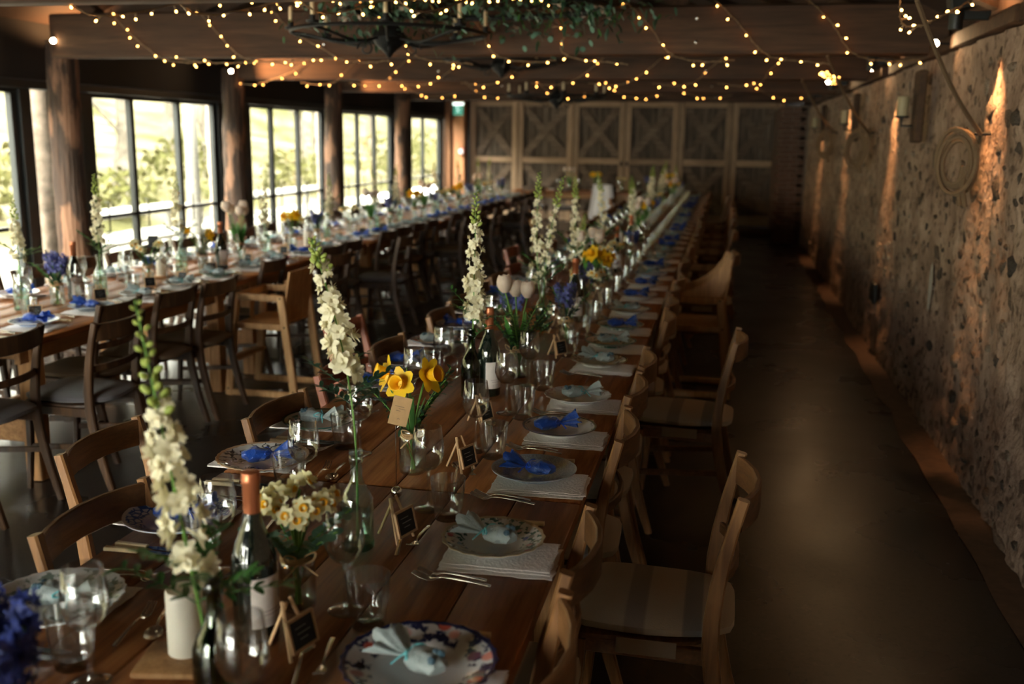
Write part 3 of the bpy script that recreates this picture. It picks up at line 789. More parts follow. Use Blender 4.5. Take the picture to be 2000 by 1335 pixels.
for i, (a, b) in enumerate(zip(T2S[:-1], T2S[1:])):
    trestle_table(T2C + (.02 if i % 2 else 0), a, b, '%s length of the plank-topped trestle row beside the windows' % ORD[i], 'tables of the window row')
# head table across the far end
t = thing('head_table', (-2.25, 19.0, 0), PI / 2, 'long plank table set crosswise before the barn doors', 'table')
for i in range(5):
    obj('plank', MB().box((-.40 + .2 * i, 0, T - .0175), (.195, 3.4, .035), ch=.003), 'table', t)
for sy in (-1.5, -.3, 1.5):
    for sx in (-1, 1):
        obj('leg', MB().box((sx * .38, sy, (T - .036) / 2), (.08, .08, T - .038), ch=.004), 'pine', t)
obj('apron', MB().box((-.40, 0, T - .08), (.03, 3.2, .09), ch=.003), 'pineY', t)

# ------------------------------------------------------------------ chairs
def lerp_path(pts, n):
    """smooth path through pts (Catmull-Rom)"""
    P = [Vector(p) for p in pts]; P = [P[0] * 2 - P[1]] + P + [P[-1] * 2 - P[-2]]; o = []
    seg = len(P) - 3
    for k in range(n):
        u = k / (n - 1) * seg; i = min(int(u), seg - 1); t = u - i
        a, b, c, d = P[i:i + 4]
        o.append(.5 * ((2 * b) + (c - a) * t + (2 * a - 5 * b + 4 * c - d) * t * t + (-a + 3 * b - 3 * c + d) * t ** 3))
    return o
def superseat(w, d, th, seed=0, puff=.012, x0=0):
    mb = MB(); n = 28; rings = [(.0, .5), (.55, .5), (.9, .45), (1.0, .15), (1.0, -.35), (.96, -.5), (.0, -.5)]
    vs = []
    for (k, z) in rings:
        for i in range(n):
            a = 2 * PI * i / n; ca, sa = math.cos(a), math.sin(a)
            q = (abs(ca) ** 5 + abs(sa) ** 5) ** (-1 / 5)
            x = ca * q * k; y = sa * q * k
            yy = y * (1 - .06 * (1 - x)) ; zz = z * th + (puff * (1 - x * x) * (1 - y * y) if z > 0 else 0) + .003 * math.sin(5 * a + seed) * (k > .9)
            vs.append((x0 + (x * .5 + .5) * d, yy * w / 2, zz))
    fs = [(k * n + i, k * n + (i + 1) % n, (k + 1) * n + (i + 1) % n, (k + 1) * n + i) for k in range(len(rings) - 1) for i in range(n)]
    mb.add(vs, [tuple(reversed(f)) for f in fs]); return mb
def make_chair(wm, wmy, fab):
    def f():
        t = thing('dining_chair')
        for s_ in (-1, 1):
            p = lerp_path([(-.075, s_ * .195, 0), (-.015, s_ * .195, .20), (.028, s_ * .195, .44), (.012, s_ * .198, .66), (-.035, s_ * .20, .865)], 11)
            obj('rear_leg', MB().sweep(p, .028, lambda q: .030 + .016 * math.sin(PI * min(1, q * 1.1)), ch=.005), wm, t)
            obj('front_leg', MB().sweep([(.405, s_ * .185, 0), (.385, s_ * .182, .22), (.375, s_ * .18, .43)], lambda q: .024 + .010 * q, lambda q: .024 + .010 * q), wm, t)
            obj('side_rail', MB().bar((.03, s_ * .190, .415), (.37, s_ * .178, .415), .022, .045), wmy, t)
            obj('stretcher', MB().bar((0, s_ * .193, .25), (.375, s_ * .183, .22), .018, .028), wmy, t)
        c = [(-.028 - .05 * (1 - (q / .19) ** 2), q, .815) for q in (-.19, -.14, -.08, 0, .08, .14, .19)]
        obj('top_rail', MB().sweep(c, .085, .016, side=(0, 0, 1), ch=.004), wmy, t)
        c = [(.012 - .045 * (1 - (q / .19) ** 2), q, .635) for q in (-.19, -.12, -.05, .05, .12, .19)]
        obj('cross_rail', MB().sweep(c, .034, .014, side=(0, 0, 1), ch=.004), wmy, t)
        obj('front_rail', MB().bar((.375, -.17, .415), (.375, .17, .415), .022, .045), wmy, t)
        obj('seat', superseat(.42, .41, .022, 1, .0), wmy, t).location = (.015, 0, .448)
        cu = obj('cushion', superseat(.415, .455, .034, 3, .014), fab, t); cu.location = (-.035, 0, .478)
        if fab == 'beige':
            for s_ in (-1, 1):
                obj('strap', MB().box((.23, s_ * .209, -.045), (.16, .004, .045), ch=.001), 'cream_strip', cu)
        return t
    return f
ch_oak = Proto(make_chair('chair', 'chair_y', 'beige'))
ch_brown = Proto(make_chair('chair_brown', 'chair_brown', 'grey_fab'))
ch_tan = Proto(make_chair('chair_brown', 'chair_brown', 'tan_fab'))
ch_red = Proto(make_chair('chair_red', 'chair_red', 'beige'))
rc = random.Random(11)
G1, G2, G3, G4 = 'chairs along the stone-wall side', 'chairs along the middle aisle, stone-wall row', 'chairs along the middle aisle, window row', 'chairs between the window row and the glass'
right = [(1.16, 0), (1.64, 0), (2.13, 0), (2.66, 1), (3.08, 0), (3.62, 0), (4.10, 0), (4.67, 1), (5.15, 0), (5.64, 0), (6.14, 0), (6.64, 0), (7.62, 0), (8.18, 1)]
y = 8.7
while y < 17.9: right.append((y, 1 if len(right) in (17, 20, 22, 24, 27) else 0)); y += .49
n_in = n_out = 0
for (y, out_) in right:
    x = -.32 + rc.uniform(-.015, .015)
    if out_: x = .05; lb = 'oak chair with beige cushion, %s pulled-out one in the stone-wall aisle' % ORD[n_out]; n_out += 1
    else: lb = 'oak chair tucked in on the stone-wall side, %s tucked one from the camera' % ORD[n_in]; n_in += 1
    ch_oak.put((x, y, 0), PI + rc.uniform(-.05, .05), lb, 'chair', G1)
left = [(1.42, -1.46, 'o'), (2.04, -1.44, 'o'), (2.56, -1.77, 'o'), (3.02, -1.42, 'o'), (3.62, -1.44, 'r'), (4.10, -1.40, 'o'), (4.50, -1.76, 'r'), (4.92, -1.40, 'o'), (5.42, -1.42, 'o'), (5.9, -1.42, 'o'), (6.4, -1.42, 'o'), (6.9, -1.42, 'r'), (7.40, -1.42, 'o'), (8.0, -1.68, 'r')]
y = 8.5
while y < 17.9: left.append((y, -1.42 - (.22 if len(left) % 6 == 3 else 0), 'o')); y += .5
for i, (y, x, k) in enumerate(left):
    (ch_red if k == 'r' else ch_oak).put((x, y, 0), rc.uniform(-.06, .06), '%s chair on the aisle side of the stone-wall row, %s from the camera' % ('reddish wooden' if k == 'r' else 'oak', ORD[i]), 'chair', G2)
t2near = [(3.35, -3.17, 'b'), (3.84, -3.16, 'b'), (4.32, -2.93, 'b'), (4.77, -3.22, 't'), (5.22, -3.14, 't'), (5.66, -3.10, 't'), (6.73, -3.24, 't'), (7.21, -2.92, 'b'), (7.70, -3.18, 't'), (8.17, -3.18, 'b'), (8.64, -2.86, 'b')]
y = 9.1
while y < 16.8: t2near.append((y, -3.18 + (.30 if len(t2near) in (15, 18, 22) else 0), 'bt'[len(t2near) % 2])); y += .49
for i, (y, x, k) in enumerate(t2near):
    (ch_brown if k == 'b' else ch_tan).put((x, y, 0), PI + rc.uniform(-.05, .05), 'dark brown chair with %s seat, %s along the aisle side of the window row' % ('charcoal' if k == 'b' else 'brown', ORD[i]), 'chair', G3)
y = 4.3; i = 0
while y < 16.8:
    ch_tan.put((-4.47 + rc.uniform(-.05, .02), y, 0), rc.uniform(-.06, .06), 'dark brown chair with its back to the windows, %s from the camera' % ORD[i], 'chair', G4); y += .5; i += 1
# chairs and white drape at the head table
for i, x in enumerate((-3.5, -2.9, -2.2, -1.5)):
    ch_brown.put((x, 18.30, 0), PI / 2 + rc.uniform(-.1, .1), 'dark chair before the crosswise head table, %s from the windows' % ORD[i], 'chair', 'chairs at the head table')
def drape():
    vs = []; fs = []
    for i in range(13):
        for j in range(15):
            u = i / 12; v = j / 14; w = .17 + .12 * v
            vs.append(((u - .5) * w * 2, .03 * math.sin(u * 14) * (1 - v * .3) - .06 * v, .92 - .80 * v if 1 else 0))
    for i in range(12):
        for j in range(14): a = i * 15 + j; fs.append((a, a + 1, a + 16, a + 15))
    return MB().add(vs, fs)
o = obj('white_drape', drape(), 'cloth', loc=(-2.20, 18.17, 0), smooth=180); so = o.modifiers.new('s', 'SOLIDIFY'); so.thickness = .006
tag(o, 'white cloth draped over a chair back before the head table', 'cloth')
# white plastic chair at the far end
t = thing('plastic_chair', (-.02, 16.4, 0), PI - .2, 'white plastic chair standing at the far end of the stone-wall side', 'chair')
obj('shell', MB().sweep([(.40, 0, .47), (.2, 0, .45), (.03, 0, .47), (-.03, 0, .62), (-.07, 0, .86)], .42, .02, side=(0, 1, 0), ch=.008), 'plastic', t)
for sx in (.05, .36):
    for sy in (-.18, .18): obj('leg', MB().bar((sx + (.03 if sx > .1 else -.04), sy * 1.1, 0), (sx, sy, .46), .022, .022), 'iron', t)

# high chairs
def high_chair(loc, rz, label, arm):
    t = thing('high_chair', loc, rz, label, 'high chair')
    for s_ in (-1, 1):
        y = s_ * .215
        for (x0, x1) in ((-.245, -.165), (.235, .155)):
            l = obj('leg', MB().bar((x0, y, 0), (x1, y, .70), .03, .052, up=(1, 0, 0), ch=.004), 'hc', t)
        for z, q in ((.025, .48), (.49, .37), (.685, .38)):
            obj('side_bar', MB().box((-.005, y, z), (q - .03, .026, .045), ch=.004), 'hc', t)
        if arm:
            p = lerp_path([(.17, y, .70), (.02, y, .705), (-.10, y, .74), (-.17, y, .85), (-.21, y, .97)], 9)
            obj('arm_panel', MB().sweep(p, .02, lambda q: .05 + .10 * math.sin(PI * q) ** 2, ch=.004), 'hc', t)
    obj('seat', MB().box((-.01, 0, .50), (.34, .40, .018), ch=.004), 'hc', t)
    bp = lerp_path([(-.165, 0, .50), (-.19, 0, .66), (-.225, 0, .86)], 7)
    obj('back_panel', MB().sweep(bp, .40, .014, ch=.005), 'hc', t)
    obj('front_bar', MB().bar((.155, -.2, .685), (.155, .2, .685), .03, .045), 'hc', t)
    obj('crotch_bar', MB().bar((.155, 0, .51), (.155, 0, .67), .03, .02), 'hc', t)
    obj('foot_rest', MB().box((.2, 0, .25), (.09, .40, .018), ch=.004), 'hc', t)
    b = MB()
    for s_ in (-1, 1):
        for (x, z) in ((.16, .685), (-.165, .685), (.18, .49), (-.19, .49), (.235, .05), (-.24, .05)): b.ball((x, s_ * .231, z), .007, 6, 4)
    obj('screws', b, 'iron', t)
high_chair((-3.02, 6.27, 0), PI, 'pale wooden high chair pushed up to the window row', False)
high_chair((-.17, 7.02, 0), PI, 'pale wooden high chair with curved arms by the stone-wall row', True)

# ------------------------------------------------------------------ tableware prototypes
PLR = .115
def plate_mesh(wave=0, flute=0, seed=0):
    prof = [(.0, .004), (.055, .004), (.060, .0), (.066, .0), (.068, .004), (.078, .009), (.108, .019), (.115, .022), (.1155, .0245), (.112, .0245), (.100, .019), (.078, .0125), (.070, .008), (.055, .0065), (.0, .0065)]
    n = 72
    def wob(a, k):
        q = 1
        if wave and 5 < k < 11: q += .018 * math.cos(wave * a) * (1 if k in (6, 7, 8, 9) else .4)
        return q
    mb = MB(); vs = []
    for k, (r, z) in enumerate(prof):
        for i in range(n):
            a = 2 * PI * i / n; rr = r * wob(a, k); zz = z
            if flute and r > .075 and k > 4: zz += .0014 * math.cos(36 * a + PI / 2)
            vs.append((rr * math.cos(a), rr * math.sin(a), zz))
    fs = [(k * n + i, k * n + (i + 1) % n, (k + 1) * n + (i + 1) % n, (k + 1) * n + i) for k in range(len(prof) - 1) for i in range(n)]
    mb.add(vs, fs); return mb.mesh('plate', 50)
W_ = (.80, .80, .80)
plates = {
 'imari': (plate_mesh(24), plate_mat('imari_china', (.72, .72, .74), (.012, .018, .085), [(.75, .25, .20), (.80, .42, .36), (.02, .03, .13), (.65, .12, .08)], .072, .112, 5, edge=(.01, .015, .07)), 'white china plate with navy rim and coral flowers'),
 'rose': (plate_mesh(18), plate_mat('rose_china', (.66, .68, .68), (.05, .12, .10), [(.55, .06, .10), (.72, .45, .45), (.07, .17, .14), (.10, .15, .30)], .066, .113, 8, edge=(.40, .33, .22)), 'scalloped china plate with red and green flower border'),
 'hobnail': (plate_mesh(0, 1), plate_mat('grey_fluted_china', (.36, .42, .50), (.26, .30, .36), [], .03, .11, 14, style='lace'), 'grey-blue glass-like textured plate'),
 'gilt': (plate_mesh(), plate_mat('gilt_china', (.74, .72, .70), (.05, .04, .035), [], .101, .106, 6, edge=(.08, .06, .05)), 'white plate with dark gilt rim lines'),
 'pinkrim': (plate_mesh(20), plate_mat('pink_rim_china', (.72, .70, .69), (.48, .28, .30), [], .09, .112, 9, style='branch'), 'scalloped white plate with faint pink border'),
 'branch': (plate_mesh(30, 1), plate_mat('branch_china', (.70, .69, .68), (.06, .06, .07), [], .045, .108, 6, edge=(.55, .38, .25), style='branch'), 'fluted white plate with black branch pattern'),
 'blossom': (plate_mesh(26, 1), plate_mat('blossom_china', (.72, .73, .74), (.20, .25, .22), [(.40, .22, .38), (.72, .72, .73), (.2, .24, .22)], .045, .11, 5), 'fluted white plate with sparse blossom sprigs'),
 'willow': (plate_mesh(), plate_mat('blue_lattice_china', (.52, .62, .82), (.03, .10, .42), [], .074, .113, 8, style='lace', edge=(.75, .78, .85)), 'blue and white plate with lattice rim'),
 'greenrim': (plate_mesh(), plate_mat('green_rim_china', (.66, .66, .62), (.03, .14, .10), [(.35, .10, .08), (.03, .20, .15)], .055, .098, 7, edge=(.015, .10, .07)), 'white plate with green rim and small flowers'),
 'goldgreen': (plate_mesh(20), plate_mat('mixed_flower_china', (.70, .69, .66), (.22, .18, .12), [(.45, .16, .14), (.16, .25, .18), (.70, .68, .66)], .07, .112, 9, edge=(.14, .10, .05)), 'white plate with dark rim and tiny mixed flowers'),
}
def add_plate(kind, x, y, s_, label, group, z=T):
    me, m, lb = plates[kind]
    if not me.materials: me.materials.append(m)
    o = bpy.data.objects.new('plate', me); col.objects.link(o); o.location = (x, y, z); o.scale = (s_, s_, s_); o.rotation_euler = (0, 0, rc.uniform(0, 6))
    return tag(o, lb + label, 'plate', group)
def napkin_mesh(seed):
    rn = random.Random(seed); mb = MB()
    for L in range(3):
        nx, ny = 14, 9; vs = []; fs = []; w, h = .272 - .005 * L, .178 - .005 * L; ox, oy = rn.uniform(-.004, .004), -.008 * L + rn.uniform(-.002, .004)
        for side in (0, 1):
            for i in range(nx + 1):
                for j in range(ny + 1):
                    u = i / nx - .5; v = j / ny - .5
                    ed = max(abs(u), abs(v)) * 2; rip = .004 * noise.noise(Vector((u * 6 + seed, v * 6, L * 3)))
                    e2 = .006 * noise.noise(Vector((u * 9, v * 9, L * 5 + seed)))
                    z = .0012 + .0036 * L + (.0028 if side else 0) + rip * ed * .8 + (.0045 * (1 - v * 2) * .5 if False else 0)
                    if side and ed > .99: z -= .0015
                    vs.append((u * w + ox + e2, v * h + oy + e2 * .7, max(.0006, z)))
        q = (nx + 1) * (ny + 1)
        for i in range(nx):
            for j in range(ny):
                a = i * (ny + 1) + j; fs.append((a + q, a + q + ny + 1, a + q + ny + 2, a + q + 1)); fs.append((a, a + 1, a + ny + 2, a + ny + 1))
        ring = [i * (ny + 1) for i in range(nx + 1)] + [nx * (ny + 1) + j for j in range(1, ny + 1)] + [i * (ny + 1) + ny for i in range(nx - 1, -1, -1)] + [j for j in range(ny - 1, 0, -1)]
        for k in range(len(ring)):
            a, b = ring[k], ring[(k + 1) % len(ring)]; fs.append((a, b, b + q, a + q))
        mb.add(vs, fs)
    me = mb.mesh('napkin', 60); me.materials.append(M['napkin']); return me
napkins = [napkin_mesh(i) for i in range(5)]
NZ = .0115       # top of a folded napkin
def fork_mesh(k=1.0):
    mb = MB(); L = .185 * k
    mb.sweep(lerp_path([(-L / 2, 0, .004), (-L * .2, 0, .010), (L * .1, 0, .013), (L * .2, 0, .008)], 8), lambda q: .011 - .007 * min(1, q * 1.25) + .010 * max(0, q - .8) * 5 * .6, .0028, ch=.0008)
    mb.sweep([(L * .19, 0, .008), (L * .24, 0, .0055), (L * .30, 0, .006)], lambda q: .010 + .013 * math.sin(PI / 2 * q), .0022, ch=.0008)
    for j in range(4):
        yy = (j - 1.5) * .0062
        mb.sweep([(L * .29, yy, .006), (L * .40, yy, .012), (L * .50, yy * .92, .020)], .0032, .002, ch=.0006)
    me = mb.mesh('fork', 50); me.materials.append(M['silver']); return me
def spoon_mesh():
    mb = MB(); L = .175
    mb.sweep(lerp_path([(-L / 2, 0, .003), (-L * .2, 0, .009), (L * .1, 0, .012), (L * .24, 0, .007)], 8), lambda q: .011 - .0065 * q, .0028, ch=.0008)
    vs = []; n = 16
    for k, (r, z) in enumerate([(0, .002), (.5, .0035), (.85, .0075), (1, .011), (.97, .012), (.5, .005), (0, .0035)]):
        for i in range(n):
            a = 2 * PI * i / n; vs.append((L * .35 + r * .030 * math.cos(a) * (1 - .12 * math.cos(a)), r * .019 * math.sin(a), z))
    mb.add(vs, [(k * n + i, k * n + (i + 1) % n, (k + 1) * n + (i + 1) % n, (k + 1) * n + i) for k in range(6) for i in range(n)])
    me = mb.mesh('spoon', 50); me.materials.append(M['silver']); return me
fork_me, fork_s, spoon_me = fork_mesh(), fork_mesh(.88), spoon_mesh()
hm = MB().sweep([(-.105, 0, .007), (-.10, 0, .007), (-.02, 0, .007)], lambda q: .017 - .003 * q, .010, ch=.004); knife_handle = hm.mesh('handle'); knife_handle.materials.append(M['bone'])
hm = MB().sweep([(-.02, 0, .007), (-.012, 0, .0065), (.0, 0, .006), (.06, 0, .005), (.10, .001, .005), (.118, .004, .005)], lambda q: .009 + (.009 * min(1, q * 3) if q > .25 else 0) - (.010 * max(0, q - .8) * 5), .0022, ch=.0006)
knife_blade = hm.mesh('blade'); knife_blade.materials.append(M['blade'])
def simple(name, me, loc, rz, label, cat, group, tilt=0):
    o = bpy.data.objects.new(name, me); col.objects.link(o); o.location = loc; o.rotation_euler = (0, tilt, rz); return tag(o, label, cat, group)
def knife(loc, rz, label, group):
    t = thing('knife', loc, rz, label, 'knife', group)
    for nm, me in (('handle', knife_handle), ('blade', knife_blade)):
        o = bpy.data.objects.new(nm, me); col.objects.link(o); o.parent = t
    return t
# wine glass
def wg_parts():
    k = 1.05
    b = MB().lathe([(.004 * k, .112), (.020 * k, .116), (.034 * k, .132), (.0415 * k, .155), (.0405 * k, .185), (.0345 * k, .232), (.0335 * k, .2325), (.0395 * k, .185), (.0402 * k, .155), (.033 * k, .1335), (.019 * k, .1185), (.0, .1165)], 28)
    s_ = MB().lathe([(.010, .004), (.0055, .012), (.0040, .03), (.0036, .08), (.0045, .105), (.010, .1135)], 10)
    f = MB().lathe([(.0, .0), (.036, .0), (.038, .0015), (.037, .0025), (.018, .0045), (.008, .007), (.0, .008)], 28)
    r = []
    for nm, mb in (('bowl', b), ('stem', s_), ('foot', f)):
        me = mb.mesh(nm, 60); me.materials.append(M['glass']); r.append((nm, me))
    return r
WG = wg_parts()
def wine_glass(x, y, label, group, s_=1):
    t = thing('wine_glass', (x, y, T), rc.uniform(0, 6), label, 'wine glass', group); t.scale = (s_,) * 3
    for nm, me in WG:
        o = bpy.data.objects.new(nm, me); col.objects.link(o); o.parent = t
tm = MB().lathe([(.0, 0), (.034, 0), (.0365, .004), (.0375, .02), (.0425, .06), (.0475, .113), (.0462, .1135), (.0410, .06), (.0345, .026), (.0300, .018), (.0, .016)], 36, wob=lambda a, k: 1 + (.018 * math.cos(9 * a) if 1 <= k <= 3 else 0))
tumbler_me = tm.mesh('tumbler', 60); tumbler_me.materials.append(M['glass'])
# coupe glass
cg = MB().lathe([(.0, 0), (.035, 0), (.036, .002), (.012, .006), (.0045, .014), (.0038, .06), (.005, .085), (.018, .092), (.038, .112), (.045, .145), (.0438, .145), (.0365, .113), (.017, .0945), (.0, .092)], 28)
coupe_me = cg.mesh('coupe', 60); coupe_me.materials.append(M['glass'])
# favour bags
def favour(frill_mat, rib_mat):
    def f():
        t = thing('favour_bag')
        mb = MB(); rn = random.Random(4)
        mb.ball((.022, 0, .016), .027, 16, 10, (1.25, .95, .62))
        mb.v = [tuple(Vector(v) + Vector((noise.noise(Vector(v) * 60), noise.noise(Vector(v) * 60 + Vector((9, 0, 0))), .6 * noise.noise(Vector(v) * 60 + Vector((0, 9, 0))))) * .011) for v in mb.v]
        obj('pouch', mb, frill_mat, t)
        mb = MB(); n = 48; vs = []
        for k in range(6):
            q = k / 5; 
            for i in range(n):
                a = 2 * PI * i / n; r = .005 + .030 * q ** .8; w = .55 * math.sin(4 * a + 1) + .45 * math.sin(9 * a + 2 * q)
                vs.append((-.012 - .045 * q + .008 * q * math.sin(5 * a), r * math.cos(a) * (1 + .3 * w * q), .014 + r * .42 * math.sin(a) * (1 + w * q) + .012 * q))
        mb.add([(x, y, max(z, .0015)) for x, y, z in vs], [(k * n + i, k * n + (i + 1) % n, (k + 1) * n + (i + 1) % n, (k + 1) * n + i) for k in range(5) for i in range(n)])
        obj('frill', mb, frill_mat, t, smooth=180)
        mb = MB().tube([(-.012 + 0, .0065 * math.cos(a), .014 + .0065 * math.sin(a)) for a in [2 * PI * i / 10 for i in range(11)]], .0024, 5)
        for s_ in (-1, 1):
            mb.tube(lerp_path([(-.012, 0, .021), (-.004, s_ * .012, .028), (.004, s_ * .022, .022), (-.006, s_ * .014, .018), (-.012, 0, .02)], 10), .0016, 5)
            mb.tube(lerp_path([(-.012, 0, .021), (-.016, s_ * .012, .016), (-.024, s_ * .026, .006)], 6), .0016, 5)
        obj('ribbon', mb, rib_mat, t)
        if frill_mat == 'teal_org':
            mb = MB()
            for i in range(9): mb.ball((.030 + rn.uniform(-.012, .014), rn.uniform(-.014, .014), .024 + rn.uniform(-.004, .007)), .0065, 7, 5)
            obj('sweets', mb, 'dark_sweet', t)
        return t
    return f
bag_b, bag_t = Proto(favour('blue_org', 'ribbon_b')), Proto(favour('teal_org', 'ribbon_t'))

kinds = ['pinkrim', 'gilt', 'goldgreen', 'rose', 'hobnail', 'greenrim', 'blossom', 'willow', 'branch', 'imari']
def place(px, py, rot, i, row, side, pk, blue, detail, ps=1.08, napkin=True):
    """one cover; local +x points to the table centre"""
    if row == T1W: py -= .028
    c, s_ = math.cos(rot), math.sin(rot)
    W = lambda x, y, z=T: (px + c * x - s_ * y, py + s_ * x + c * y, z)
    where = ', %s %s place, %s' % (ORD[i], side.replace(' side', '-side'), row)
    g = ' on the %s of the %s' % (side, row)
    if napkin:
        simple('napkin', napkins[i % 5], W(-.030, .052), rot + rc.uniform(-.05, .05), 'folded white napkin' + where, 'napkin', 'napkins' + g)
    add_plate(pk, px, py, ps, where, 'plates' + g, T + NZ)
    bz = T + NZ + .012 * ps
    (bag_b if blue else bag_t).put(W(rc.uniform(-.01, .02), rc.uniform(-.015, .015), bz), rot + PI + rc.uniform(-.5, .5) + (PI if rc.random() < .5 else 0), ('blue' if blue else 'pale teal') + ' organza favour bag on the plate' + where, 'favour bag', 'favour bags' + g, scale=1.3)
    if detail >= 1:
        simple('fork', fork_me, W(.05, .205), rot + rc.uniform(-.06, .06), 'outer silver fork' + where, 'fork', 'forks' + g)
        if detail >= 2: simple('fork', fork_s, W(.055, .181), rot + rc.uniform(-.05, .05), 'inner silver fork' + where, 'fork', 'forks' + g)
        knife(W(.01, -.175), rot + rc.uniform(-.05, .05), 'outer cream-handled knife' + where, 'knives' + g)
        if detail >= 2: knife(W(.02, -.150), rot + rc.uniform(-.04, .04), 'inner cream-handled knife' + where, 'knives' + g)
    if detail >= 3:
        simple('dessert_fork', fork_s, W(.195, -.02), rot - PI / 2 + PI + rc.uniform(.0, .3), 'small dessert fork above the plate' + where, 'fork', 'dessert cutlery' + g)
        simple('dessert_spoon', spoon_me, W(.235, .01), rot - PI / 2 + rc.uniform(.1, .4), 'dessert spoon above the plate' + where, 'spoon', 'dessert cutlery' + g)
    wine_glass(*W(.235, -.225)[:2], 'clear wine glass' + where, 'wine glasses' + g, rc.uniform(.97, 1.03))
    simple('tumbler', tumbler_me, W(.165, -.175), rc.uniform(0, 6), 'clear faceted tumbler' + where, 'tumbler', 'tumblers' + g)
S1, S2, S3, S4 = 'wall side', 'aisle side', 'aisle side', 'glass side'
ry = [1.66, 2.27, 2.80, 3.26, 3.69, 4.33, 4.76, 5.21, 5.71, 6.26]
y = 6.8
while y < 17.8: ry.append(y); y += .51
rk = ['imari', 'rose', 'hobnail', 'gilt', 'pinkrim', 'goldgreen', 'greenrim', 'greenrim', 'gilt', 'pinkrim']
rb = [0, 0, 1, 1, 0, 0, 0, 1, 0, 1, 1, 0, 1, 0, 0, 1, 1, 0, 1, 1, 0, 0, 1, 0, 0, 1, 1, 1, 0, 1, 0, 0]
for i, y in enumerate(ry):
    place(-.515, y, PI, i, T1W, S1, rk[i] if i < len(rk) else kinds[(i * 7) % 10], rb[i % len(rb)], 3 if i < 4 else 2 if i < 12 else 1 if i < 20 else 0, 1.27 if i == 0 else 1.10)
ly = [1.73, 2.22, 2.70, 3.13, 3.70, 4.10, 4.56, 4.99]
y = 5.5
while y < 17.8: ly.append(y); y += .51
lk = ['blossom', 'willow', 'branch', 'greenrim', 'blossom', 'pinkrim', 'imari', 'willow']
lb_ = [0, 1, 1, 0, 1, 1, 0, 1]
for i, y in enumerate(ly):
    place(-1.335, y, 0, i, T1W, S2, lk[i] if i < 8 else kinds[(i * 3) % 10], lb_[i] if i < 8 else (i * 5) % 3 == 0, 3 if i < 3 else 2 if i < 8 else 1 if i < 12 else 0, 1.2 if i < 3 else 1.08)
y = 3.48; i = 0
while y < 16.6:
    place(-3.47, y, PI, i, T2W, S3, kinds[(i * 7 + 3) % 10], i in (0, 1, 2, 3, 9, 12, 13, 17, 18, 19, 20, 22, 23, 24, 25), 2 if i < 10 else 1 if i < 18 else 0, 1.08); y += .48; i += 1
y = 3.7; i = 0
while y < 16.6:
    place(-4.16, y, 0, i, T2W, S4, kinds[(i * 3 + 1) % 10], i % 5 in (1, 3), 0, 1.08); y += .5; i += 1
# ------------------------------------------------------------------ bottles, jars and table decorations
def wine_bottle_build():
    t = thing('wine_bottle')
    b = MB().lathe([(.0, 0), (.040, 0), (.0445, .004), (.0455, .02), (.0455, .155), (.044, .175), (.036, .205), (.026, .228), (.0185, .25), (.0165, .27), (.016, .275)], 36)
    obj('body', b, 'bottle', t)
    obj('foil', MB().lathe([(.0170, .262), (.0172, .322), (.0188, .324), (.0188, .337), (.0180, .339), (.0178, .348), (.0, .350)], 28), 'copper', t)
    vs = []; n = 16
    for k, z in enumerate((.035, .140)):
        for i in range(n + 1):
            a = -1.05 + 2.1 * i / n; vs.append((.0461 * math.cos(a), .0461 * math.sin(a), z))
    lab = obj('label', MB().add(vs, [(i, i + 1, n + 2 + i, n + 1 + i) for i in range(n)]), 'label', t)
    vs = []; fs = []
    def strip(a0, a1, z0, z1, m=6):
        o_ = len(vs)
        for z in (z0, z1):
            for i in range(m + 1):
                a = a0 + (a1 - a0) * i / m; vs.append((.0464 * math.cos(a), .0464 * math.sin(a), z))
        for i in range(m): fs.append((o_ + i, o_ + i + 1, o_ + m + 2 + i, o_ + m + 1 + i))
    strip(.35, .85, .085, .120); strip(-.6, .6, .068, .070); strip(-.5, .5, .060, .062)
    for i in range(4): strip(-.45, .45, .050 - i * .004, .0512 - i * .004)
    obj('print', MB().add(vs, fs), 'grey_ink', lab)
    return t
bottle_p = Proto(wine_bottle_build)
def jar_build(glassm, twine=True):
    def f():
        t = thing('glass_jar')
        g = MB().lathe([(.0, 0), (.034, 0), (.0375, .004), (.0385, .015), (.0385, .100), (.036, .112), (.030, .120), (.0295, .128), (.0335, .130), (.0335, .136), (.0305, .1365), (.0275, .128), (.028, .118), (.0345, .110), (.0365, .098), (.0365, .012), (.033, .006), (.0, .005)], 32)
        obj('jar_body', g, glassm, t)
        obj('water', MB().lathe([(.0, .007), (.033, .008), (.036, .014), (.036, .082), (.0, .082)], 24), 'water', t)
        if twine:
            mb = MB()
            for k in range(4): mb.tube([(.0345 * math.cos(a), .0345 * math.sin(a), .110 + .004 * k + .002 * math.sin(a * 2)) for a in [2 * PI * i / 20 for i in range(21)]], .0022, 5)
            for s_ in (-1, 1):
                mb.tube(lerp_path([(.036, 0, .117), (.045, s_ * .014, .135), (.048, s_ * .032, .140), (.044, s_ * .026, .120), (.037, 0, .116)], 12), .0020, 5)
                mb.tube(lerp_path([(.036, 0, .116), (.044, s_ * .020, .100), (.046, s_ * .036, .086)], 7), .0020, 5)
            obj('twine', mb, 'twine', t)
        return t
    return f
jar_p = Proto(jar_build('glass')); jar_plain = Proto(jar_build('glass', False))
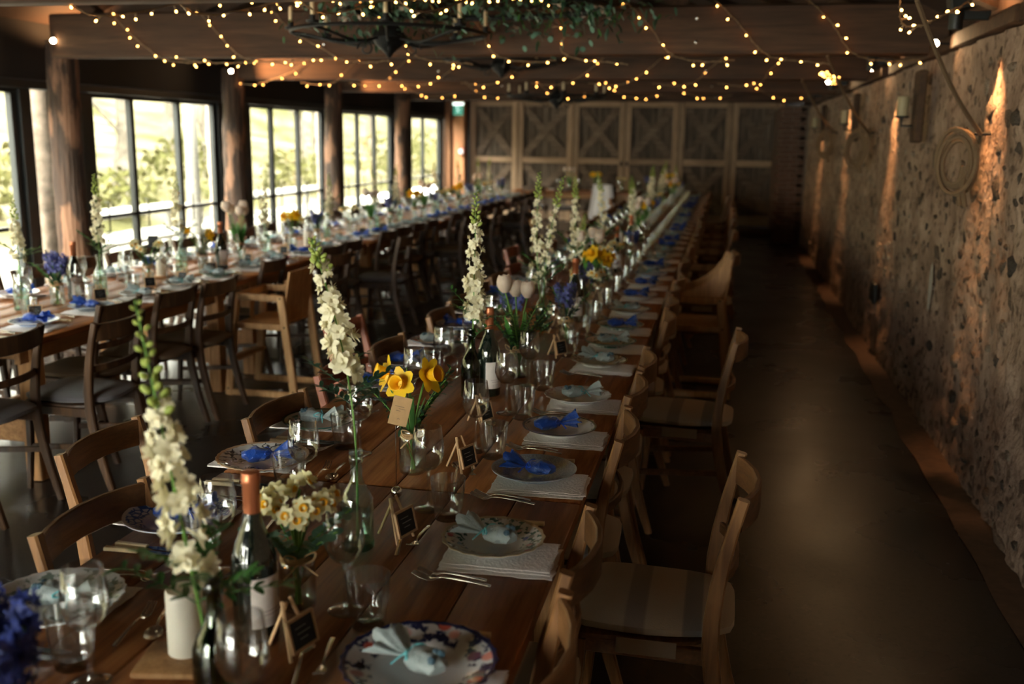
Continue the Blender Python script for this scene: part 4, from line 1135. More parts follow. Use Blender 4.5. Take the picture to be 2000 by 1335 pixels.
def vase_bottle_build(gl, base, h=.25):
    def f():
        t = thing('glass_bottle'); k = h / .25
        prof = [(.036, .012), (.0405, .018), (.0415, .10), (.040, .125), (.031, .148), (.020, .165), (.0145, .185), (.0135, .215), (.0175, .220), (.0175, .235), (.0150, .238), (.0175, .243), (.0165, .25), (.0115, .25), (.0105, .215), (.0115, .186), (.018, .163), (.028, .147), (.0375, .123), (.039, .10), (.038, .020)]
        obj('bottle_body', MB().lathe([(r, z * k) for r, z in prof], 30), gl, t)
        obj('thick_base', MB().lathe([(.0, 0), (.038, 0), (.041, .003), (.0412, .018), (.037, .0185), (.0, .016)], 30), base, t)
        obj('water', MB().lathe([(.0, .02), (.0375, .021), (.0385, .09 * k), (.0, .09 * k)], 20), 'water', t)
        return t
    return f
vb_clear = Proto(vase_bottle_build('green_glass', 'aqua_glass')); vb_dark = Proto(vase_bottle_build('dark_green_glass', 'dark_green_glass', .27))
def candle_build():
    t = thing('pillar_candle')
    obj('wax', MB().lathe([(.0, 0), (.033, 0), (.0345, .002), (.0345, .126), (.032, .130), (.028, .129), (.012, .1255), (.0, .125)], 32), 'wax', t)
    obj('wick', MB().tube([(0, 0, .125), (.001, 0, .133), (.004, 0, .139)], .0012, 5), 'wick', t)
    return t
candle_p = Proto(candle_build)
def slab_build():
    mb = MB().box((0, 0, .0075), (.13, .12, .015), ch=.003); return obj('wood_slab', mb, 'pine')
slab_p = Proto(slab_build)
def board_card_build():
    t = thing('chalkboard_card')
    rot = Euler((R(-14), 0, 0)).to_matrix()
    def fr(mb, w, h, d, q):
        for s_ in (-1, 1):
            mb.add(*_box(( s_ * (w - q) / 2, 0, 0), (q, d, h))); mb.add(*_box((0, 0, s_ * (h - q) / 2), (w, d, q)))
    def _box(c, d):
        b = MB().box(c, d); return b.v, b.f
    M4 = Matrix.Translation((0, -.012, .044)) @ rot.to_4x4()
    b = MB().box((0, 0, 0), (.058, .003, .050)); b.v = [tuple(M4 @ Vector(v)) for v in b.v]; bd = obj('board', b, 'slate', t, smooth=0)
    b = MB(); fr(b, .066, .058, .006, .005); b.v = [tuple(M4 @ Vector(v)) for v in b.v]; obj('frame', b, 'peg', t, smooth=0)
    for s_ in (-1, 1):
        obj('leg', MB().bar((s_ * .030, -.012, 0), (s_ * .010, .022, .095), .006, .006, ch=.001), 'peg', t)
    obj('leg', MB().bar((0, .062, 0), (0, .020, .090), .006, .006, ch=.001), 'peg', t)
    b = MB()
    for (x, z, w) in ((-.004, .010, .026), (.002, .0, .032), (0, -.010, .02)): b.box((x, -.0022, z), (w, .0006, .0014))
    b.v = [tuple(M4 @ Vector(v)) for v in b.v]; obj('chalk_writing', b, 'chalk', bd, smooth=0)
    return t
card_p = Proto(board_card_build)

# ------------------------------------------------------------------ flowers
def petal(mb, base, direction, up, L, w, curl=.3, n=5, cup=.0):
    d = Vector(direction).normalized(); u = Vector(up); u = (u - d * u.dot(d)).normalized(); s_ = d.cross(u); vs = []
    for k in range(n):
        q = k / (n - 1); wd = w * math.sin(PI * (.12 + .80 * q)) ** .8 * .5
        c = Vector(base) + d * (L * q) + u * (curl * L * q * q)
        vs += [c - s_ * wd + u * cup * wd, c, c + s_ * wd + u * cup * wd]
    fs = []
    for k in range(n - 1):
        a = k * 3; fs += [(a, a + 1, a + 4, a + 3), (a + 1, a + 2, a + 5, a + 4)]
    mb.add(vs, fs)
def leaf_add(mb, p, d, L, w, up=(0, 0, 1), curl=-.15):
    petal(mb, p, d, up, L, w, curl, 4, .25)
def blossom_mesh(seed, r=.021):
    """a ruffled stock floret"""
    rn = random.Random(seed); mb = MB()
    for ring, (k, lift, sz) in enumerate(((6, .15, 1.0), (5, .6, .8), (3, 1.3, .55))):
        for i in range(k):
            a = 2 * PI * (i + ring * .4) / k + rn.uniform(-.25, .25); d = Vector((math.cos(a), math.sin(a), lift + rn.uniform(-.15, .15)))
            petal(mb, (0, 0, .003 * ring), d, (0, 0, 1), r * sz * rn.uniform(.9, 1.15), r * .72 * sz, rn.uniform(-.5, .2), 5, rn.uniform(-.4, .4))
    me = mb.mesh('blossom', 180); me.materials.append(M['cream_petal']); return me
BL = [blossom_mesh(i) for i in range(5)]
bud_me = MB().ball((0, 0, .007), .005, 7, 5, (1, 1, 1.6)).mesh('bud', 60); bud_me.materials.append(M['bud'])
def stock(base, top, seed, z_bloom, z_bud, label, group, parts=True, leaf='leaf', width=.030, nb=36, bend=None, foliage=True, z_leaf=None):
    """a tall spire; base/top in world; blossoms between heights z_bloom..z_bud, buds above, leaves below"""
    rn = random.Random(seed); B = Vector(base); D = Vector(top) - B
    t = thing('stock_flower', base, 0, label, 'flower', group)
    bd = Vector(bend or (rn.uniform(-.03, .03), rn.uniform(-.03, .03), 0))
    P = lambda q: D * q + bd * math.sin(PI * q)
    obj('stem', MB().tube([P(k / 14) for k in range(15)], lambda q: .0035 * (1 - .6 * q), 6), 'stem', t)
    q0 = (z_bloom - B.z) / D.z; q1 = (z_bud - B.z) / D.z
    flat = MB(); fb = MB()
    for i in range(nb):
        f = (i + .5) / nb; q = q0 + (q1 - q0) * f; a = i * 2.4 + rn.uniform(-.3, .3); rr = width * (1.05 - .5 * f) * rn.uniform(.75, 1.15)
        if rn.random() < .12 * (1 if f < .35 else 0) * 2: continue
        dr = Vector((math.cos(a), math.sin(a), rn.uniform(-.1, .35))).normalized(); p = P(q) + dr * rr * .75
        s_ = (1.12 - .50 * f) * rn.uniform(.75, 1.2) * width / .030
        rot = dr.to_track_quat('Z', 'Y')
        if parts:
            o = bpy.data.objects.new('blossom', BL[i % 5]); col.objects.link(o); o.parent = t; o.location = p; o.rotation_mode = 'QUATERNION'; o.rotation_quaternion = rot; o.scale = (s_,) * 3
        else:
            m_ = Matrix.Translation(p) @ rot.to_matrix().to_4x4() @ Matrix.Scale(s_, 4); me = BL[i % 5]
            if i % 5 == 0 or True:
                flat.add([v.co for v in me.vertices], [tuple(pl.vertices) for pl in me.polygons], m_)
    if not parts: o = obj('blossoms', flat, 'cream_petal', t, smooth=180); o['kind'] = 'stuff'
    nbud = 22
    for i in range(nbud):
        f = i / nbud; q = q1 - .03 + (1.0 - q1 + .03) * f; a = i * 2.4; dr = Vector((math.cos(a), math.sin(a), .8)).normalized(); k = 1.25 - .8 * f
        m_ = Matrix.Translation(P(q) + dr * .009 * k) @ dr.to_track_quat('Z', 'Y').to_matrix().to_4x4() @ Matrix.Scale(k * 1.25, 4)
        if parts and f < .8:
            o = bpy.data.objects.new('bud', bud_me); col.objects.link(o); o.parent = t; o.matrix_local = m_
        else: fb.add([v.co for v in bud_me.vertices], [tuple(pl.vertices) for pl in bud_me.polygons], m_)
    if fb.v: obj('small_buds', fb, 'bud', t)
    if foliage:
        mb = MB(); za = z_leaf or (B.z + .22)
        for s2 in range(7):
            a0 = s2 * 1.3 + rn.uniform(0, .5); ln = rn.uniform(.10, .17); q = max(.02, (za - B.z) / D.z + rn.uniform(-.02, .12)); p0 = P(q); dv = Vector((math.cos(a0) * .8, math.sin(a0) * .8, rn.uniform(.2, .9))).normalized()
            pts = [p0 + dv * ln * k / 6 + Vector((0, 0, -.02 * (k / 6) ** 2)) for k in range(7)]
            mb.tube(pts, .0014, 4)
            for k in range(1, 7):
                for s_ in (-1, 1):
                    e = Vector((-dv.y, dv.x, 0)) * s_ + dv * .7 + Vector((0, 0, rn.uniform(-.3, .4))); leaf_add(mb, pts[k], e, rn.uniform(.024, .04), rn.uniform(.010, .015))
        o = obj('leaves', mb, leaf, t, smooth=180); o['kind'] = 'stuff'
    return t
def tulip_build():
    t = thing('tulip')
    p = lerp_path([(0, 0, 0), (.004, 0, .13), (.018, 0, .26), (.035, 0, .34)], 10)
    obj('stem', MB().tube(p, .0035, 7), 'stem', t)
    mb = MB(); c = Vector(p[-1])
    for ring in (0, 1):
        for i in range(3):
            a = 2 * PI * i / 3 + ring * PI / 3; n = 7; vs = []
            for k in range(n):
                q = k / (n - 1); r = .035 * math.sin(PI * min(.80, .08 + q * .72)) ** .7 * (1 - .04 * ring); z = .074 * q
                half = 1.25 * math.sin(PI * (.22 + .62 * q)) ** .6
                for j in range(5):
                    b = a + (j - 2) / 2 * half; rr = r * (1 - .05 * abs(j - 2)); vs.append(c + Vector((rr * math.cos(b), rr * math.sin(b), z - .004 * abs(j - 2) * q)))
            mb.add(vs, [(k * 5 + j, k * 5 + j + 1, k * 5 + j + 6, k * 5 + j + 5) for k in range(n - 1) for j in range(4)])
    obj('bloom', mb, 'tulip', t, smooth=180)
    for s_ in (0, 1):
        mb = MB(); a = 1.2 + s_ * 3; n = 9; vs = []
        for k in range(n):
            q = k / (n - 1); cc = Vector((math.cos(a) * (.008 + .05 * q ** 1.6), math.sin(a) * (.008 + .05 * q ** 1.6), .06 + .20 * q)); w = .019 * math.sin(PI * (.1 + .9 * q)) ** .7
            sd = Vector((-math.sin(a), math.cos(a), 0)); vs += [cc - sd * w + Vector((math.cos(a), math.sin(a), 0)) * w * .3, cc, cc + sd * w + Vector((math.cos(a), math.sin(a), 0)) * w * .3]
        mb.add(vs, [(k * 3 + j, k * 3 + j + 1, k * 3 + j + 4, k * 3 + j + 3) for k in range(n - 1) for j in range(2)])
        obj('leaf', mb, 'tulip_leaf', t, smooth=180)
    return t
def narc_head(mb, mt, c, d, r, tr, deep):
    d = Vector(d).normalized(); x = d.orthogonal().normalized(); y = d.cross(x)
    for i in range(6):
        a = 2 * PI * i / 6; dr = x * math.cos(a) + y * math.sin(a) + d * .12
        petal(mb, c, dr, d, r, r * .72, .12, 5, .15)
    vs = []; n = 14
    for k, (q, z) in enumerate(((.45, .0), (.85, .35), (1.0, .8), (1.22, 1.0), (1.0, .9), (.6, .3))):
        for i in range(n):
            a = 2 * PI * i / n; rr = tr * q * (1 + (.10 * math.sin(7 * a) if k in (3,) else 0)); vs.append(Vector(c) + x * rr * math.cos(a) + y * rr * math.sin(a) + d * deep * z)
    mt.add(vs, [(k * n + i, k * n + (i + 1) % n, (k + 1) * n + (i + 1) % n, (k + 1) * n + i) for k in range(5) for i in range(n)])
def daffodil_build():
    t = thing('daffodil')
    p = lerp_path([(0, 0, 0), (.004, 0, .13), (.022, 0, .24), (.040, 0, .285)], 10)
    obj('stem', MB().tube(p, .0032, 7), 'stem', t)
    a, b = MB(), MB(); narc_head(a, b, p[-1], (.85, .1, .35), .054, .020, .040)
    obj('petals', a, 'yellow_petal', t, smooth=180); obj('trumpet', b, 'trumpet', t, smooth=180)
    mb = MB(); leaf_add(mb, (0, 0, .09), (.15, .15, 1), .17, .014); leaf_add(mb, (0, 0, .09), (-.2, .1, 1), .14, .013); obj('leaf', mb, 'leaf', t, smooth=180)
    return t
def narcissus_build():
    t = thing('narcissus')
    p = lerp_path([(0, 0, 0), (.003, 0, .13), (.020, 0, .21), (.045, 0, .245)], 9)
    obj('stem', MB().tube(p, .0028, 6), 'stem', t)
    rn = random.Random(8); top = Vector(p[-1])
    for i in range(5):
        a = 2 * PI * i / 5 + .4; d = Vector((.5 + .6 * math.cos(a), .75 * math.sin(a), .35 + .4 * math.cos(a + 1))); c = top + d * .026
        mb = MB().tube([top, c - d.normalized() * .002], .0013, 4); mt = MB()
        h = MB(); narc_head(h, mt, c, d, .0235, .0075, .008)
        o = obj('blossom', h, 'pale_petal', t, smooth=180); obj('corona', mt, 'trumpet', o, smooth=180)
    return t
def blue_build(mat, n, h, w):
    def f():
        t = thing('hyacinth')
        p = lerp_path([(0, 0, 0), (.004, 0, .13), (.018, 0, h * .7), (.040, 0, h)], 10)
        obj('stem', MB().tube(p, .004, 6), 'stem', t)
        mb = MB(); rn = random.Random(5)
        for i in range(n):
            f_ = i / n; q = .60 + .44 * f_; k = min(9, q * 9); a_ = int(min(8, k)); c = Vector(p[a_]).lerp(Vector(p[a_ + 1]), min(1.0, k - a_)) if q < 1 else Vector(p[-1]) + Vector((.004, 0, .02 * (q - 1) * 20))
            an = i * 2.4; dr = Vector((math.cos(an), math.sin(an), rn.uniform(-.2, .5))).normalized(); c = c + dr * w * rn.uniform(.45, 1.05) * (1.1 - .7 * f_ * f_)
            for j in range(5):
                x = dr.orthogonal().normalized(); y = dr.cross(x); b = 2 * PI * j / 5 + i
                petal(mb, c, x * math.cos(b) + y * math.sin(b) + dr * .5, dr, .0125, .007, -.3, 3)
        o = obj('florets', mb, mat, t, smooth=180); o['kind'] = 'stuff'
        mb = MB(); leaf_add(mb, (0, 0, .08), (.3, .3, 1), .13, .016); leaf_add(mb, (0, 0, .08), (-.3, -.2, 1), .11, .016); obj('leaf', mb, 'leaf_d', t, smooth=180)
        return t
    return f
def sprig_build(mat, L=.20, lw=.012, ll=.034, n=13, h0=.11, round_=False):
    def f():
        t = thing('leafy_sprig')
        p = lerp_path([(0, 0, 0), (.004, 0, .12), (.03, 0, h0 + L * .5), (.085, 0, h0 + L)], 14)
        obj('stem', MB().tube(p, .0018, 5), 'stem', t)
        mb = MB(); rn = random.Random(3)
        for k in range(n):
            q = 5 + 8.5 * k / n; a_ = int(q); c = Vector(p[a_]).lerp(Vector(p[min(13, a_ + 1)]), q - a_)
            for s_ in (-1, 1):
                d = Vector((rn.uniform(-.2, .5), s_ * rn.uniform(.6, 1), rn.uniform(-.2, .9)))
                if round_:
                    petal(mb, c, d, (0, 0, 1), ll, ll * .95, -.1, 5, .1)
                else: leaf_add(mb, c, d, ll * rn.uniform(.7, 1.1), lw)
        o = obj('leaves', mb, mat, t, smooth=180); o['kind'] = 'stuff'
        return t
    return f
PR = {'tulip': Proto(tulip_build), 'daffodil': Proto(daffodil_build), 'narcissus': Proto(narcissus_build), 'hyacinth': Proto(blue_build('blue_petal', 44, .27, .026)),
      'navy_hyacinth': Proto(blue_build('navy_petal', 56, .24, .034)), 'ruscus': Proto(sprig_build('leaf_d')), 'sprig': Proto(sprig_build('leaf', .16)), 'eucalyptus': Proto(sprig_build('euca', .14, .02, .024, 7, .10, True)),
      'heather': Proto(sprig_build('leaf_d', .17, .008, .026, 26, .09))}
NAMES = {'tulip': 'white tulip', 'daffodil': 'yellow daffodil', 'narcissus': 'cream and yellow narcissus', 'hyacinth': 'blue hyacinth', 'navy_hyacinth': 'deep blue hyacinth', 'ruscus': 'dark leafy sprig', 'sprig': 'green leafy sprig', 'eucalyptus': 'grey-green eucalyptus sprig', 'heather': 'dark fine-leaved sprig'}
rb_ = random.Random(23)
jn = {T1W: 0, T2W: 0}
DIRS = ['the stone wall', 'the wall-side doors', 'the barn doors', 'the far windows', 'the windows', 'the near windows', 'the camera', 'the near stone wall']
def leaning(used, nm, a):
    d = DIRS[int(((a % (2 * PI)) / (2 * PI)) * 8 + .5) % 8]; k = used.get((nm, d), 0); used[(nm, d)] = k + 1
    return 'leaning to ' + d if not k else '%s one leaning to %s' % (ORD[k], d)
def bouquet(x, y, what, row, label=None, spins=None, s_=1.0, jar=None, desc=None, z=T):
    """what: list of (flower, count); each flower leans out over the jar's rim"""
    i = jn[row]; jn[row] += 1
    where = '%s flower jar of the %s' % (ORD[i], row) if not desc else desc
    (jar or jar_p).put((x, y, z), rb_.uniform(-2.2, -.9), label or 'clear glass jar of %s, %s' % (NAMES[what[0][0]] + 's', where), 'jar', 'glass jars of the ' + row, scale=s_)
    used = {}; k = 0; a0 = rb_.uniform(0, 6)
    for nm, c in what:
        for j in range(c):
            a = spins[k] if spins and k < len(spins) else a0 + k * 2.4
            tl = rb_.uniform(.02, .16) if nm not in ('ruscus', 'sprig', 'eucalyptus', 'heather') else rb_.uniform(.08, .28)
            e = (Euler((0, 0, a)).to_matrix() @ Euler((0, tl, 0)).to_matrix() @ Euler((0, 0, 0)).to_matrix()).to_euler()
            PR[nm].put((x - .006 * math.cos(a), y - .006 * math.sin(a), z + .008), 0, '%s %s, %s' % (NAMES[nm], leaning(used, nm, a), where.replace(' flower jar of the ', ' jar, ').replace('twine-tied jar by the nearest wine bottle', 'narcissus jar').replace('jar of white tulips on the stone-wall table', 'tulip jar').replace('twine-tied jar behind the kraft tag', 'jar behind the kraft tag')), 'flower', '%ss in the %s' % (NAMES[nm], where), scale=s_ * rb_.uniform(.92, 1.06), rot=e); k += 1

# --- stone-wall table, near end, things singled out
vb_dark.put((-.815, 1.43, T), 0, 'dark green bottle vase holding the nearest stock spire', 'bottle vase')
stock((-.815, 1.43, T + .03), (-.935, 1.44, 1.49), 1, 1.035, 1.315, 'nearest tall cream stock spire, in the dark green bottle', 'tall stock spires', nb=25, width=.040, bend=(.0, 0, 0), z_leaf=.98)
bottle_p.put((-.885, 1.715, T), R(-14), 'dark wine bottle with copper foil and cream label, nearest the camera', 'bottle', 'wine bottles')
slab_p.put((-.985, 1.575, T), .2, 'small wooden block under the nearest pillar candle', 'coaster')
candle_p.put((-.975, 1.60, T + .015), 0, 'short white pillar candle on a wooden block beside the nearest bottle', 'candle', 'pillar candles')
bouquet(-.855, 1.85, [('narcissus', 7), ('eucalyptus', 5)], T1W, 'twine-tied glass jar of pale narcissi beside the nearest wine bottle', spins=[-1.2, -.3, .6, -2.1, 1.8, 2.9, -.8, 0, 2.6, -1.6, 4.2, -.5], desc='twine-tied jar by the nearest wine bottle')
vb_clear.put((-.845, 2.18, T), 0, 'clear green-tinted bottle vase behind the narcissus jar', 'bottle vase')
stock((-.845, 2.18, T + .03), (-.945, 2.18, 1.52), 2, 1.19, 1.46, 'second tall cream stock spire, in the clear green-tinted bottle', 'tall stock spires', nb=27, width=.037, leaf='leaf_d', z_leaf=1.10)
bouquet(-.885, 2.75, [('daffodil', 3), ('ruscus', 4), ('sprig', 1)], T1W, 'twine-tied glass jar of three yellow daffodils behind the kraft tag', spins=[-2.75, -1.9, -.45, .9, 2.0, .1, -2.8, .5], s_=1.05, desc='twine-tied jar behind the kraft tag')
card_p.put((-.755, 2.25, T), R(72), 'small chalkboard card on pegs beside the silver ball holder', 'place card', 'chalkboard cards', scale=1.15)
card_p.put((-.775, 1.665, T), R(74), 'small chalkboard card on pegs, nearest the camera by the wine bottle', 'place card', 'chalkboard cards', scale=1.15)
card_p.put((-.735, 2.80, T), R(68), 'small chalkboard card on pegs beside the daffodil jar', 'place card', 'chalkboard cards', scale=1.1)
t = thing('card_holder', (-.862, 2.53, T), 0, 'silver ball card holder with a thin upright wire', 'card holder')
obj('ball', MB().ball((0, 0, .0165), .0165, 20, 12), 'steel', t)
obj('wire', MB().tube(lerp_path([(0, 0, .03), (.0, 0, .10), (0, 0, .20), (.006, 0, .235), (.012, 0, .215), (.004, 0, .205)], 18), .0012, 5), 'steel', t)
o = obj('kraft_tag', MB().box((0, 0, 0), (.052, .0012, .080)), 'kraft', loc=(-.846, 2.522, T + .255), smooth=0, rot=(R(-8), R(14), R(16)))
tag(o, 'brown kraft paper tag held before the daffodils', 'tag')
b = MB()
for (x, z, w) in ((-.004, .012, .026), (.004, .006, .018), (-.006, .0, .012)): b.box((x, -.0009, z), (w, .0004, .0010))
b.tube([(.003 * math.cos(a), -.001, -.024 + .004 * math.sin(a)) for a in [PI * i / 8 for i in range(9)]], .0005, 4)
obj('handwriting', b, 'ink', o, smooth=0)
vb_dark.put((-.935, 3.66, T), 0, 'dark green bottle vase beside the second wine bottle', 'bottle vase')
stock((-.935, 3.66, T + .03), (-.925, 3.68, 1.55), 3, 1.06, 1.44, 'third tall cream stock spire, beside the white tulips', 'tall stock spires', nb=30, width=.040, bend=(0, 0, 0), z_leaf=1.0)
bottle_p.put((-.875, 3.70, T), R(-32), 'dark wine bottle with cream label in front of the tulip jar', 'bottle', 'wine bottles')
bouquet(-.825, 4.03, [('tulip', 3), ('ruscus', 7), ('heather', 8)], T1W, 'glass jar of three white tulips and dark greenery', spins=[2.9, 2.1, 1.0, 3.6, -1.6, -2.6, .3, -.3, .6, -.7, .1, 1.1, -1.1], s_=1.0, desc='jar of white tulips on the stone-wall table')
o = obj('greenery_garnish', None or (lambda mb: [leaf_add(mb, (0, 0, 0), (math.cos(a), math.sin(a), .25), .045, .016) for a in (0, .9, 1.9, 2.8, 3.7, 4.6, 5.4)] and mb)(MB()), 'leaf_d', loc=(-1.065, 3.93, T + .15), smooth=180)
tag(o, 'small rosette of dark leaves laid on the coupe glass', 'leaves')
simple('coupe_glass', coupe_me, (-1.065, 3.93, T), 0, 'clear stemmed coupe glass under the rosette of leaves', 'glass', None)
# name cards standing on pegs farther along
for i, y in enumerate((3.30, 4.45, 5.0, 6.0, 7.1, 8.3)):
    card_p.put((-.80 + .08 * (i % 2), y, T), rb_.uniform(.9, 1.5), 'small chalkboard card on pegs, %s beyond the daffodil jar' % ORD[i], 'place card', 'chalkboard cards', scale=1.1)
# very near blue hyacinths at the frame corner
bouquet(-1.055, 1.16, [('navy_hyacinth', 6), ('sprig', 2)], T1W, 'glass jar of deep blue hyacinths nearest the camera', s_=1.15, desc='jar nearest the camera')

# --- stone-wall table, farther along
bouquet(-.74, 4.78, [('hyacinth', 4), ('ruscus', 3)], T1W); bouquet(-1.0, 4.72, [('hyacinth', 3), ('sprig', 2)], T1W)
sn = [0]
def spire(x, y, top, row, leaf='leaf', two=False, dark=False, z0=.22, seed=None, nb=34):
    i = sn[0]; sn[0] += 1
    w_ = 'tall cream stock spire, %s beyond the tulips, %s' % (ORD[i], row) if row == T1W else 'tall pale stock spire on the window table, %s counted overall' % ORD[i]
    (vb_dark if dark else vb_clear).put((x, y, T), 0, '%s bottle vase under the %s farther spire, %s' % ('dark' if dark else 'clear', ORD[i], row), 'bottle vase', 'bottle vases of the ' + row)
    stock((x, y, T + .03), (x + rb_.uniform(-.05, .05), y + rb_.uniform(-.04, .04), top), 100 + i, T + z0 + .02, top - .12, w_, 'tall stock spires of the ' + row, parts=y < 6.2, leaf=leaf, nb=int(nb * .75), width=.037)
    if two: stock((x, y, T + .03), (x + .09, y + .03, top - .02), 200 + i, T + z0 + .08, top - .16, w_.replace('spire', 'spire leaning aside', 1), 'tall stock spires of the ' + row, parts=False, leaf=leaf, nb=26, width=.028)
spire(-.915, 5.10, 1.58, T1W, two=True)
bottle_p.put((-.79, 5.38, T), R(-70), 'dark wine bottle behind the blue hyacinths, stone-wall table', 'bottle', 'wine bottles')
bouquet(-.74, 5.50, [('narcissus', 3), ('hyacinth', 2)], T1W)
bouquet(-.73, 6.02, [('daffodil', 6), ('ruscus', 3)], T1W)
spire(-.90, 6.15, 1.52, T1W, dark=True); spire(-.93, 6.75, 1.25, T1W, leaf='leaf_d')
bouquet(-.85, 6.5, [('tulip', 4), ('sprig', 3)], T1W)
bottle_p.put((-.79, 7.5, T), R(-70), 'dark wine bottle, third from the camera beyond the tulips', 'bottle', 'wine bottles')
spire(-.9, 7.4, 1.50, T1W); bouquet(-.80, 7.0, [('narcissus', 5), ('sprig', 2)], T1W)
bouquet(-.75, 8.2, [('navy_hyacinth', 4), ('ruscus', 2)], T1W)
bottle_p.put((-.79, 8.6, T), R(-70), 'dark wine bottle, fourth from the camera beyond the tulips', 'bottle', 'wine bottles')
cyc = [('tulip', 'sprig'), ('daffodil', 'ruscus'), ('hyacinth', 'sprig'), ('narcissus', 'eucalyptus')]
y = 9.2; i = 0
while y < 17.6:
    if i % 2 == 0: spire(-.9 + rb_.uniform(-.05, .05), y, 1.36 + rb_.uniform(-.05, .10), T1W, nb=30)
    else:
        a, b = cyc[(i // 2) % 4]; bouquet(-.86 + rb_.uniform(-.06, .1), y, [(a, 4), (b, 2)], T1W)
    y += .62; i += 1
for i, y in enumerate((9.5, 12.2, 15.0)):
    candle_p.put((-.98, y, T), 0, 'white pillar candle far along the stone-wall table, %s of three' % ORD[i], 'candle', 'pillar candles')
wine_glass(-.735, 1.37, 'clear wine glass cut by the bottom frame edge beside the dark green bottle', 'wine glasses on the wall side of the stone-wall table')
# --- window table
spire(-3.87, 4.86, 1.40, T2W, z0=.26)
bouquet(-3.78, 5.05, [('hyacinth', 5), ('sprig', 1)], T2W, s_=1.05)
bottle_p.put((-3.80, 5.25, T), R(-20), 'dark wine bottle nearest the camera on the window table', 'bottle', 'wine bottles')
spire(-3.77, 5.45, 1.50, T2W, z0=.30)
bouquet(-3.75, 5.95, [('narcissus', 3), ('heather', 6), ('sprig', 1)], T2W)
slab_p.put((-3.83, 6.24, T), .4, 'wooden slab under the window-table candle', 'coaster')
candle_p.put((-3.83, 6.24, T + .015), 0, 'white pillar candle between jars on the window table', 'candle', 'pillar candles')
spire(-3.85, 6.54, 1.48, T2W, z0=.30)
bouquet(-3.72, 6.62, [('daffodil', 2), ('ruscus', 6)], T2W)
bottle_p.put((-3.66, 6.78, T), R(-20), 'dark wine bottle beside the daffodil jar on the window table', 'bottle', 'wine bottles')
bouquet(-3.79, 7.33, [('tulip', 5), ('sprig', 2)], T2W, s_=1.08)
spire(-3.84, 7.90, 1.44, T2W); 
bouquet(-3.72, 8.15, [('daffodil', 3), ('narcissus', 2), ('sprig', 2)], T2W)
bouquet(-3.72, 8.72, [('hyacinth', 4), ('sprig', 1)], T2W)
candle_p.put((-3.70, 8.45, T), 0, 'white pillar candle beyond the mixed jar on the window table', 'candle', 'pillar candles')
spire(-3.82, 9.2, 1.38, T2W)
y = 9.75; i = 0
seq = ['narcissus', 'tulip', 'S', 'hyacinth', 'S', 'daffodil', 'tulip', 'hyacinth', 'S', 'narcissus', 'daffodil', 'S', 'hyacinth', 'tulip', 'S', 'narcissus', 'S', 'hyacinth', 'S']
for k in seq:
    if y > 16.6: break
    if k == 'S': spire(-3.8, y, 1.42, T2W, nb=30)
    else: bouquet(-3.76 + rb_.uniform(-.05, .05), y, [(k, 4), ('ruscus' if k != 'tulip' else 'sprig', 2)], T2W)
    y += .40; i += 1
for i, (x, y) in enumerate(((-3.60, 4.62), (-3.62, 5.22), (-3.62, 5.75), (-3.55, 6.05), (-3.62, 6.55), (-3.60, 7.1), (-3.58, 7.7), (-3.58, 8.3), (-3.58, 8.9), (-3.56, 9.5), (-3.56, 10.1))):
    card_p.put((x, y, T), rb_.uniform(-.2, .9), 'black place card on a peg stand, %s along the window table' % ORD[i], 'place card', 'black place cards of the window table', scale=1.1)
t = thing('table_number', (-3.95, 6.35, T), R(20), 'small dark table number card on a tall clip before the window', 'sign')
obj('stand', MB().tube([(0, 0, 0), (0, 0, .20)], .002, 6), 'iron', t); obj('card', MB().box((0, 0, .235), (.07, .003, .085)), 'slate', t); obj('foot', MB().lathe([(0, 0), (.02, 0), (.02, .006), (0, .008)], 12), 'iron', t)
# --- head table
for i, (x, k) in enumerate(((-2.95, 'tulip'), (-2.45, 'daffodil'), (-1.95, 'narcissus'), (-1.45, 'hyacinth'), (-1.05, 'daffodil'))):
    PRj = jar_plain.put((x, 19.0, T), 0, 'glass jar of flowers on the head table, %s from the windows' % ORD[i], 'jar', 'jars on the head table')
    used = {}
    for j in range(4):
        a = j * 1.7 + i; e = (Euler((0, 0, a)).to_matrix() @ Euler((0, .12, 0)).to_matrix()).to_euler()
        PR[k].put((x, 19.0, T + .008), 0, '%s %s, in the %s head-table jar' % (NAMES[k], leaning(used, k, a), ORD[i]), 'flower', '%ss in the %s head-table jar' % (NAMES[k], ORD[i]), rot=e)
for i in range(8):
    wine_glass(-3.5 + i * .38, 18.8, 'wine glass on the head table, %s from the windows' % ORD[i], 'glasses on the head table')
for i in range(6):
    x_ = -3.3 + i * .42
    if min(abs(x_ - q) for q in (-2.95, -2.45, -1.95, -1.45, -1.05)) > .06 or True: simple('napkin', napkins[i % 5], (x_, 19.2, T), PI / 2, 'white napkin on the head table, %s from the windows' % ORD[i], 'napkin', 'napkins on the head table')

